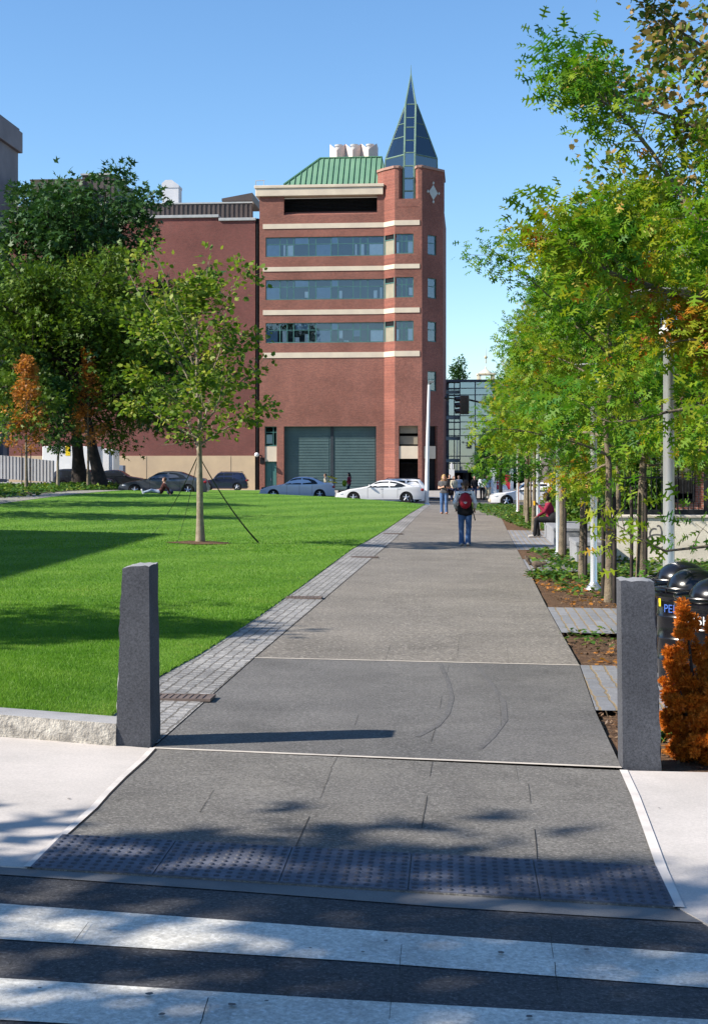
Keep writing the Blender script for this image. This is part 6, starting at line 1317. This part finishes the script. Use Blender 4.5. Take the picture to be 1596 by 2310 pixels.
def person(label, loc, rz, h, shirt, trousers, hair, style='short', sleeve='long', shoes=m_shoed, skin=m_skin, vox=.02, group=None, hem=.86, J=None, flare=0.0, slim=1.0, grip=None):
    j = dict(BASE); j.update(J or {}); s = h / 1.70; K = {k: np.array(v, float) * (1 if k == 'look' else s) for k, v in j.items()}
    r = empty('person', loc, rz, label, 'person', group); lo = np.min([v for k, v in K.items() if k != 'look'], 0) - .22 * s; hi = np.max([v for k, v in K.items() if k != 'look'], 0) + .24 * s; lo[2] = max(lo[2], -.03)
    up = K['hd'] - K['nk']; up = up / np.linalg.norm(up); lk = K['look'] / np.linalg.norm(K['look']); hc = K['hd'] + up * .03 * s; rt = np.cross(lk, up); rt /= np.linalg.norm(rt)
    def torso(P, i=0.0):
        c, p = K['che'], K['pel']; sx = K['shR'] - K['shL']; a = caps(P, K['shL'] + sx * .22, K['shR'] - sx * .22, .075 * s + i, .075 * s + i); ch = caps(P, c - sx * .16, c + sx * .16, .10 * s * slim + i, .10 * s * slim + i); w = (c + p) / 2
        wa = caps(P, w - sx * .12, w + sx * .12, .085 * s * slim + i, .085 * s * slim + i); hx = K['hiR'] - K['hiL']; pe = caps(P, p - hx * .42, p + hx * .42, .105 * s * slim + i, .105 * s * slim + i)
        return sun_([a, ch, wa, pe], .10 * s)
    def arm(P, q, i=0.0, full=True):
        d = caps(P, K['sh' + q], K['el' + q], .052 * s + i, .040 * s + i); return smin(d, caps(P, K['el' + q], K['wr' + q], .040 * s + i, .027 * s + i), .02 * s) if full else d
    def leg(P, q, i=0.0, fl=0.0): return smin(caps(P, K['hi' + q], K['kn' + q], .088 * s * slim + i, .056 * s + i), caps(P, K['kn' + q], K['an' + q], .054 * s + i, .038 * s + i + fl), .03 * s)
    def hand(P, q):
        w = K['wr' + q]; d = w - K['el' + q]; d = d / np.linalg.norm(d)
        if grip and q in grip: d = np.array(grip[q], float); d /= np.linalg.norm(d)
        sd = np.cross(d, [0, 0, 1.0]) if abs(d[2]) < .8 else np.cross(d, [0, 1.0, 0]); fw = np.array([0, 1.0, 0]) if abs(d[1]) < .7 else np.array([0, 0, 1.0]); fw = fw - d * (fw @ d); fw /= np.linalg.norm(fw); nn = np.cross(d, fw)
        pm = w + d * .085 * s; D = caps(P, w + d * .01 * s, pm, .024 * s, .030 * s); L_ = [.075, .085, .078, .06]
        for k in range(4):
            b = pm + fw * (.027 - .018 * k) * s; mid = b + (d * .8 + nn * .25 * (1 if q == 'R' else -1)) * L_[k] * .55 * s; e = mid + (d * .6 + nn * .7 * (1 if q == 'R' else -1)) * L_[k] * .45 * s
            D = smin(D, np.minimum(caps(P, b, mid, .010 * s, .009 * s), caps(P, mid, e, .009 * s, .0075 * s)), .008 * s)
        t = w + d * .03 * s + fw * .024 * s; D = smin(D, caps(P, t, t + (d * .6 + fw * .6) * .06 * s, .012 * s, .009 * s), .01 * s); return D
    def head(P):
        q = P - hc; H = ell(P, hc + lk * .005 * s, np.array([.078, .092, .112]) * s) if abs(lk[0]) < .5 else ell(P, hc, np.array([.092, .078, .112]) * s)
        jaw = caps(P, hc + lk * .045 * s - up * .05 * s, hc + lk * .055 * s - up * .085 * s, .052 * s, .036 * s); nose = caps(P, hc + lk * .088 * s + up * .005 * s, hc + lk * .108 * s - up * .022 * s, .010 * s, .014 * s); D = smin(smin(H, jaw, .03 * s), nose, .012 * s)
        for q_ in (-1, 1): D = smin(D, caps(P, hc + rt * q_ * .080 * s + up * .015 * s, hc + rt * q_ * .082 * s - up * .02 * s, .013 * s, .010 * s), .008 * s)
        mo = caps(P, hc + lk * .094 * s - up * .052 * s - rt * .02 * s, hc + lk * .094 * s - up * .052 * s + rt * .02 * s, .009 * s, .009 * s); return smin(D, mo, .008 * s)
    def foot(P, q): return smin(caps(P, K['an' + q], K['an' + q] * [1, 1, 0] + np.array([0, -.02, .045]) * s, .038 * s, .042 * s), caps(P, K['an' + q] * [1, 1, 0] + np.array([0, -.02, .04]) * s + 0, K['to' + q], .040 * s, .032 * s), .02 * s)
    def body(P): return sun_([torso(P), arm(P, 'L'), arm(P, 'R'), leg(P, 'L'), leg(P, 'R'), foot(P, 'L'), foot(P, 'R'), caps(P, K['che'] * .4 + K['nk'] * .6, K['hd'] - up * .03 * s, .055 * s, .047 * s), head(P), hand(P, 'L'), hand(P, 'R')], .02 * s)
    sdfobj('body', body, lo, hi, min(vox, .016) * s, skin, r)
    axis = K['nk'] - K['pel']; axis = axis / np.linalg.norm(axis); tmin = (hem / .93 - 1) * .93 * s
    def top(P):
        D = torso(P, .018 * s)
        for q in 'LR': D = smin(D, arm(P, q, .016 * s, sleeve == 'long'), .03 * s)
        t = (P - K['pel']) @ axis; D = np.maximum(D, tmin - t); D = np.maximum(D, ((P - K['nk']) @ axis) - .0 * s)
        for q in 'LR':
            if sleeve == 'long': w = K['wr' + q]; d = w - K['el' + q]; d /= np.linalg.norm(d); near = np.linalg.norm(P - w, axis=-1) < .12 * s; D = np.where(near, np.maximum(D, (P - w) @ d + .01 * s), D)
            else: w = K['sh' + q] * .38 + K['el' + q] * .62; d = K['el' + q] - K['sh' + q]; d /= np.linalg.norm(d); near = np.linalg.norm(P - K['el' + q], axis=-1) < .16 * s; D = np.where(near, np.maximum(D, (P - w) @ d), D)
        return D
    if shirt: sdfobj('shirt', top, lo, hi, vox * s, shirt, r)
    def pants(P):
        pe = torso(P, .012 * s); t = (P - K['pel']) @ axis; pe = np.maximum(pe, t - .06 * s); D = sun_([pe, leg(P, 'L', .014 * s, flare), leg(P, 'R', .014 * s, flare)], .03 * s)
        for q in 'LR': D = smin(D, caps(P, K['an' + q] + (K['kn' + q] - K['an' + q]) * .25, K['an' + q] - np.array([0, 0, .03]) * s, .055 * s, .058 * s + flare), .03 * s)
        return np.maximum(D, .045 * s - P[..., 2]) if K['anL'][2] < .2 * s else D
    sdfobj('trousers', pants, lo, hi, vox * s, trousers, r)
    for q in 'LR':
        c = K['an' + q]; sdfobj('shoe', lambda P: np.maximum(smin(caps(P, c * [1, 1, 0] + np.array([0, -.035, .05]) * s + np.array([0, 0, c[2] - .08 * s]) * 1, K['to' + q] + np.array([0, .0, .015]) * s, .050 * s, .042 * s), caps(P, c + np.array([0, -.01, -.01]) * s, c + np.array([0, -.02, -.05]) * s, .046 * s, .05 * s), .02 * s), (c[2] - .078 * s) - P[..., 2]), np.minimum(c, K['to' + q]) - .1, np.maximum(c, K['to' + q]) + .1, .014 * s, shoes, r)
    hrad = np.array([.094, .106, .122]) * s if abs(lk[0]) < .5 else np.array([.106, .094, .122]) * s
    def hairf(P):
        q = P - hc; cap = ell(P, hc - lk * .012 * s + up * .012 * s, hrad); face = (q @ lk) - .030 * s - .6 * np.maximum(0, q @ up - .045 * s); low = -(q @ up) - (.035 * s if style != 'long' else .06 * s); D = np.maximum(np.maximum(cap, face), low)
        if style == 'long': D = sun_([D, np.maximum(caps(P, hc - lk * .05 * s - up * .02 * s, K['che'] * .45 + K['nk'] * .55 - lk * .10 * s, .088 * s, .075 * s), -(P - hc) @ (-lk) - .01), caps(P, hc + rt * .075 * s - lk * .02 * s, K['nk'] + rt * .10 * s + lk * .06 * s - up * .10 * s, .034 * s, .026 * s), caps(P, hc - rt * .075 * s - lk * .02 * s, K['nk'] - rt * .10 * s + lk * .06 * s - up * .10 * s, .034 * s, .026 * s)], .02 * s)
        if style == 'bun': D = sun_([D, caps(P, hc - lk * .10 * s + up * .03 * s, hc - lk * .13 * s - up * .05 * s, .050 * s, .035 * s), caps(P, hc - lk * .12 * s - up * .05 * s + rt * .02 * s, K['nk'] - lk * .05 * s, .035 * s, .012 * s)], .02 * s)
        if style == 'afro': D = np.minimum(D, np.maximum(ell(P, hc - lk * .035 * s + up * .03 * s, np.array([.13, .135, .14]) * s), face))
        return D + .004 * s * np.sin(P[..., 0] * 130 / s) * np.sin(P[..., 2] * 50 / s)
    sdfobj('hair', hairf, hc - .34 * s - up * .25 * s * (style == 'long'), hc + .26 * s, .015 * s, hair, r)
    e = MB()
    for q_ in (-1, 1): p = hc + lk * .088 * s + rt * q_ * .032 * s + up * .012 * s; e.ball(p, .010 * s, 8, 5)
    e.build('eyes', m_eye, r); return r, K
def gz(x, y): return (x, y, g(x, y))
# woman with the red backpack, seen from behind, mid stride
bx_, by_ = xat(1048, 37.6), 37.6
bw, KB = person('woman in jeans and white sweater walking away with a red backpack', gz(bx_, by_), R(-4), 1.72, m_whitec, m_jean, m_hb, 'bun', 'long', m_shoe, vox=.013, hem=.98, flare=.018,
    J=dict(anL=(-.085, .04, .085), knL=(-.095, .05, .50), toL=(-.10, .19, .03), anR=(.075, -.10, .10), knR=(.095, .0, .50), toR=(.085, .06, .035), elL=(-.26, -.07, 1.13), wrL=(-.235, .12, .98), elR=(.26, -.06, 1.13), wrR=(.25, .10, .97), nk=(0, .01, 1.43), hd=(.01, .05, 1.57)))
s_ = 1.72 / 1.70
sdfobj('dark_top', lambda P: np.maximum(np.maximum(sun_([caps(P, (-.06 * s_, 0, 1.05), (.06 * s_, 0, 1.05), .13, .13), caps(P, (-.075, 0, .90), (.075, 0, .90), .135, .135)], .1), .80 - P[..., 2] - .25 * (P[..., 0] + .02)), P[..., 2] - 1.08), (-.35, -.3, .6), (.35, .3, 1.3), .014, m_blackc, bw)
bpk = empty('backpack', gz(bx_, by_), R(-4), 'red backpack with a white emblem on the walking woman\'s back', 'backpack')
sdfobj('bag', lambda P: smin(ell(P, (0.005, -.185, 1.20), (.165, .11, .215)), ell(P, (.005, -.26, 1.12), (.125, .07, .13)), .03), (-.3, -.45, .9), (.3, .05, 1.5), .014, m_redb, bpk)
s = MB(); s.tube([(-.15, -.10, 1.36), (-.13, .02, 1.455), (-.12, .12, 1.36), (-.15, .1, 1.18), (-.17, -.08, 1.06)], .022, 6); s.tube([(.15, -.10, 1.36), (.13, .02, 1.455), (.12, .12, 1.36), (.15, .1, 1.18), (.17, -.08, 1.06)], .022, 6); s.build('strap', m_blackc, bpk, smooth=60)
s = MB(); s.tube([(.16, -.16, 1.02), (.215, -.18, .90), (.235, -.17, .80), (.265, -.17, .68)], [.012, .014, .014, .016], 6); s.build('dangling_strap', m_blackc, bpk, smooth=60)
s = MB()
for q in ([(-.05, 1.185), (-.02, 1.165), (-.03, 1.145)], [(-.02, 1.165), (.0, 1.185), (.01, 1.15)], [(.01, 1.15), (.035, 1.185), (.05, 1.145)], [(-.04, 1.15), (.05, 1.14), (.0, 1.125)]): s.add([(a, -.333 + .02 * abs(a) / .05 * .2, z) for a, z in q] + [(a, -.325, z) for a, z in q], [(0, 1, 2), (5, 4, 3), (0, 3, 4, 1), (1, 4, 5, 2), (2, 5, 3, 0)])
s.build('emblem', m_whitec, bpk)
s = MB(); s.tube([(-.15, -.17, 1.02), (-.17, -.2, 1.2), (-.1, -.2, 1.38), (.01, -.2, 1.42), (.11, -.2, 1.38), (.18, -.2, 1.2), (.16, -.17, 1.02)], .008, 5); s.build('zip', m_blackc, bpk)
# blonde woman looking at her phone
lx_, ly_ = xat(1001, 61.5), 61.5
person('blonde woman in grey shirt and jeans looking down at her hands', gz(lx_, ly_), R(172), 1.70, m_greyc, m_jean, m_hy, 'long', 'short', rgbm('tan_shoes', (.45, .26, .18)), vox=.016, hem=.90, flare=.012, J=dict(elL=(-.24, -.03, 1.13), wrL=(-.07, .20, 1.16), elR=(.23, -.03, 1.12), wrR=(.04, .22, 1.17), hd=(.0, .06, 1.56), look=(-.25, 1, -.45)))
s = MB(); s.box(-.035, .035, -.006, .006, -.06, .06); o = s.build('phone', m_blackc, bevel=.004); o.location = (lx_ + .02, ly_ - .30, g(lx_, ly_) + 1.19); tag(o, 'small dark phone in the blonde woman\'s hands', 'phone')
hb_ = empty('handbag', (lx_ + .27, ly_ + .02, g(lx_, ly_) + .80), 0, 'black shoulder bag hanging at the blonde woman\'s hip', 'handbag'); sdfobj('bag', lambda P: ell(P, (0, 0, .13), (.15, .09, .14)), (-.25, -.2, -.1), (.25, .2, .4), .02, m_blackc, hb_); s = MB(); s.tube([(-.09, 0, .22), (-.11, 0, .42), (-.12, -.02, .60), (-.11, .06, .42), (.05, .02, .24)], .012, 5); s.build('strap', m_blackc, hb_)
# walkers at the far crossing
CG = 'people at the far crossing'
walk = dict(anL=(-.08, .18, .09), knL=(-.09, .16, .50), toL=(-.09, .33, .04), anR=(.08, -.22, .12), knR=(.09, .03, .50), toR=(.08, -.07, .04), elL=(-.24, -.08, 1.13), wrL=(-.23, .06, .92), elR=(.24, .06, 1.13), wrR=(.22, .22, .96))
for (px, d, rz, h, sh, tr_, hr, st, sl, lab) in ((1023, 92, 200, 1.62, m_cream2, m_jean_d, m_hb, 'long', 'long', 'person in cream jacket and dark jeans between the blonde woman and the backpack'),
        (1034, 95, 170, 1.66, m_bluec, m_jean_d, m_hb, 'short', 'short', 'person in pale blue, mostly hidden left of the red backpack'), (1069, 97, 185, 1.62, m_blackc, m_jean_d, m_hk, 'long', 'long', 'dark dressed person just right of the backpack woman, far off'),
        (1087, 95, 176, 1.70, m_whitec, m_blackc, m_hk, 'short', 'long', 'person in white top and black trousers near the white wagon\'s bumper'), (1098, 95, 188, 1.66, m_bluec, m_khaki, m_hb, 'short', 'short', 'person in pale blue top and khaki trousers beside the white wagon'),
        (1013, 104, 190, 1.68, m_blackc, m_jean_d, m_hk, 'short', 'long', 'dark dressed person behind the blonde woman, under the brick tower')):
    x = xat(px, d); person(lab, gz(x, d), R(rz), h, sh, tr_, hr, st, sl, vox=.024, group=CG, J=walk)
for (px, d, rz, h, sh, tr_, hr, st, lab) in ((734, 103, 80, 1.68, m_cream2, m_jean_d, m_hb, 'short', 'man in cream shirt carrying one end of the yellow ladder'), (747, 104, 75, 1.55, m_whitec, m_jean_d, m_hk, 'short', 'person in white shirt under the yellow ladder'), (787, 102, 100, 1.74, m_wine, m_jean_d, m_hk, 'long', 'long haired woman in dark red by the garage door')):
    x = xat(px, d); person(lab, (x, d, g(x, d) + (.0 if px != 787 else .02)), R(rz), h, sh, tr_, hr, st, 'long', vox=.024, group='people in front of the garage door', J=walk)
s = MB(); x0 = xat(738, 103); z = lambda py: CZ + (HY - py) * 103 / F
s.bar((0, -.25, z(1074)), (xat(760, 103) - x0, -.25, z(1080)), .07); s.bar((.05, .12, z(1086)), (xat(760, 103) - x0, .12, z(1089)), .07)
for t in (.2, .5, .8): a = t * (xat(760, 103) - x0); s.bar((a, -.24, z(1074 + 6 * t) - .03), (a, .11, z(1086 + 3 * t) + .03), .04)
o = s.build('ladder', m_yel); o.location = (x0, 103, 0); tag(o, 'short bright yellow ladder carried past the garage door', 'ladder')
x = xat(779, 101.6); o = sdfobj('bag', lambda P: ell(P, (0, 0, 0), (.17, .13, .24)), (-.3, -.3, -.4), (.3, .3, .4), .03, rgbm('lime_cloth', (.22, .28, .02))); o.location = (x - .08, 101.6, g(x, 101) + 1.02); tag(o, 'lime green bag on the long haired woman\'s shoulder', 'bag')
# woman seated on the granite bench, in dark red, with a yellow cup
wx, wy = xat(1242, 43.2), 43.2; zb = g(wx, wy)
sw, KS = person('woman in dark red jacket and black trousers sitting on the granite bench', (wx, wy, zb), R(86), 1.66, m_wine, m_blackc, m_hk, 'afro', 'long', m_shoe, m_skin_d, vox=.015, hem=.84, slim=1.22,
    J=dict(pel=(0, 0, .60), che=(.0, .05, .90), nk=(0, .11, 1.10), hd=(0, .15, 1.23), shL=(-.19, .09, 1.05), shR=(.19, .09, 1.05), elL=(-.27, .22, .84), wrL=(-.20, .40, 1.02), elR=(.27, .20, .80), wrR=(.18, .42, .66), hiL=(-.10, .02, .57), hiR=(.10, .02, .57), knL=(-.13, .46, .57), knR=(.13, .44, .56), anL=(-.12, .52, .10), anR=(.15, .38, .10), toL=(-.13, .68, .04), toR=(.17, .54, .04), look=(-.45, 1, .05)))
s = MB(); s.lathe([(.0, 0), (.032, 0), (.042, .12), (.044, .125), (.04, .13), (.0, .13)], 14); o = s.build('cup', mat('yellow_cup', (.75, .42, .02), None, 5, .4), smooth=40); wl2 = Matrix.Rotation(R(86), 3, 'Z') @ Vector((-.20, .45, 1.0)); o.location = (wx + wl2.x - .06, wy + wl2.y, zb + wl2.z * .976 + .02); tag(o, 'yellow paper cup raised in the seated woman\'s hand', 'cup')
o = sdfobj('handbag', lambda P: smin(ell(P, (0, 0, .16), (.24, .15, .17)), ell(P, (.12, 0, .22), (.16, .13, .15)), .04), (-.4, -.3, -.1), (.4, .3, .5), .02, m_blackc); o.location = (xat(1253, 43), 43.0, zb + .46); tag(o, 'black bag on the granite bench behind the seated woman', 'handbag')
# person resting on the lawn
px_, py_ = xat(362, 69), 69
person('person in brown top resting on the lawn with legs stretched out', (px_, py_, g(px_, py_) + .02), R(90), 1.68, rgbm('brown_cloth', (.10, .035, .03)), m_bluec, m_hb, 'short', 'long', m_whitec, vox=.024,
    J=dict(pel=(0, 0, .12), che=(0, -.16, .36), nk=(0, -.22, .54), hd=(0, -.20, .68), shL=(-.18, -.20, .50), shR=(.18, -.20, .50), elL=(-.24, -.40, .28), wrL=(-.24, -.50, .05), elR=(.25, -.10, .28), wrR=(.2, .12, .22), hiL=(-.09, .03, .11), hiR=(.09, .03, .11), knL=(-.10, .44, .20), knR=(.10, .46, .13), anL=(-.10, .84, .08), anR=(.11, .88, .09), toL=(-.12, .90, .2), toR=(.12, .94, .2)))
o = sdfobj('bag', lambda P: ell(P, (0, 0, .1), (.16, .12, .13)), (-.3, -.3, -.1), (.3, .3, .35), .03, m_jean_d); o.location = (xat(384, 69.5), 69.5, g(xat(384, 69.5), 69.5) + .02); tag(o, 'small dark blue bag on the lawn beside the resting person', 'bag')
# squirrel on the paver strip
qx, qy, qz = gp(1213, 1284); m_sq = mat('grey_fur', (.16, .125, .095), (.10, .075, .06), 30, .95, .1, bump=.8, bscale=150)
def sq(P):
    b = smin(ell(P, (0, 0, .085), (.085, .045, .052)), ell(P, (-.055, 0, .085), (.055, .048, .058)), .03); b = sun_([b, ell(P, (.105, 0, .105), (.042, .027, .030)), caps(P, (.135, 0, .10), (.152, 0, .095), .016, .010)], .02)
    for y in (-.014, .014): b = smin(b, caps(P, (.09, y, .128), (.086, y * 1.3, .148), .009, .005), .006)
    for y in (-.025, .025): b = sun_([b, caps(P, (.06, y, .06), (.075, y, .012), .014, .009), caps(P, (.075, y, .010), (.095, y, .008), .009, .007), caps(P, (-.06, y, .06), (-.04, y * 1.2, .035), .026, .016), caps(P, (-.04, y * 1.2, .035), (-.075, y * 1.2, .016), .014, .010), caps(P, (-.075, y * 1.2, .010), (-.03, y * 1.2, .008), .010, .008)], .012)
    return sun_([b, caps(P, (-.10, 0, .075), (-.15, 0, .10), .018, .028), caps(P, (-.15, 0, .10), (-.19, 0, .17), .030, .036), caps(P, (-.19, 0, .17), (-.22, 0, .215), .034, .022)], .015)
o = sdfobj('squirrel', sq, (-.3, -.1, -.01), (.22, .1, .30), .007, m_sq); o.location = (qx, qy, g(qx, qy) + .004); o.rotation_euler.z = R(-8); o.scale = (1.15,) * 3; tag(o, 'grey squirrel with raised tail crossing the narrow paver strip', 'squirrel')
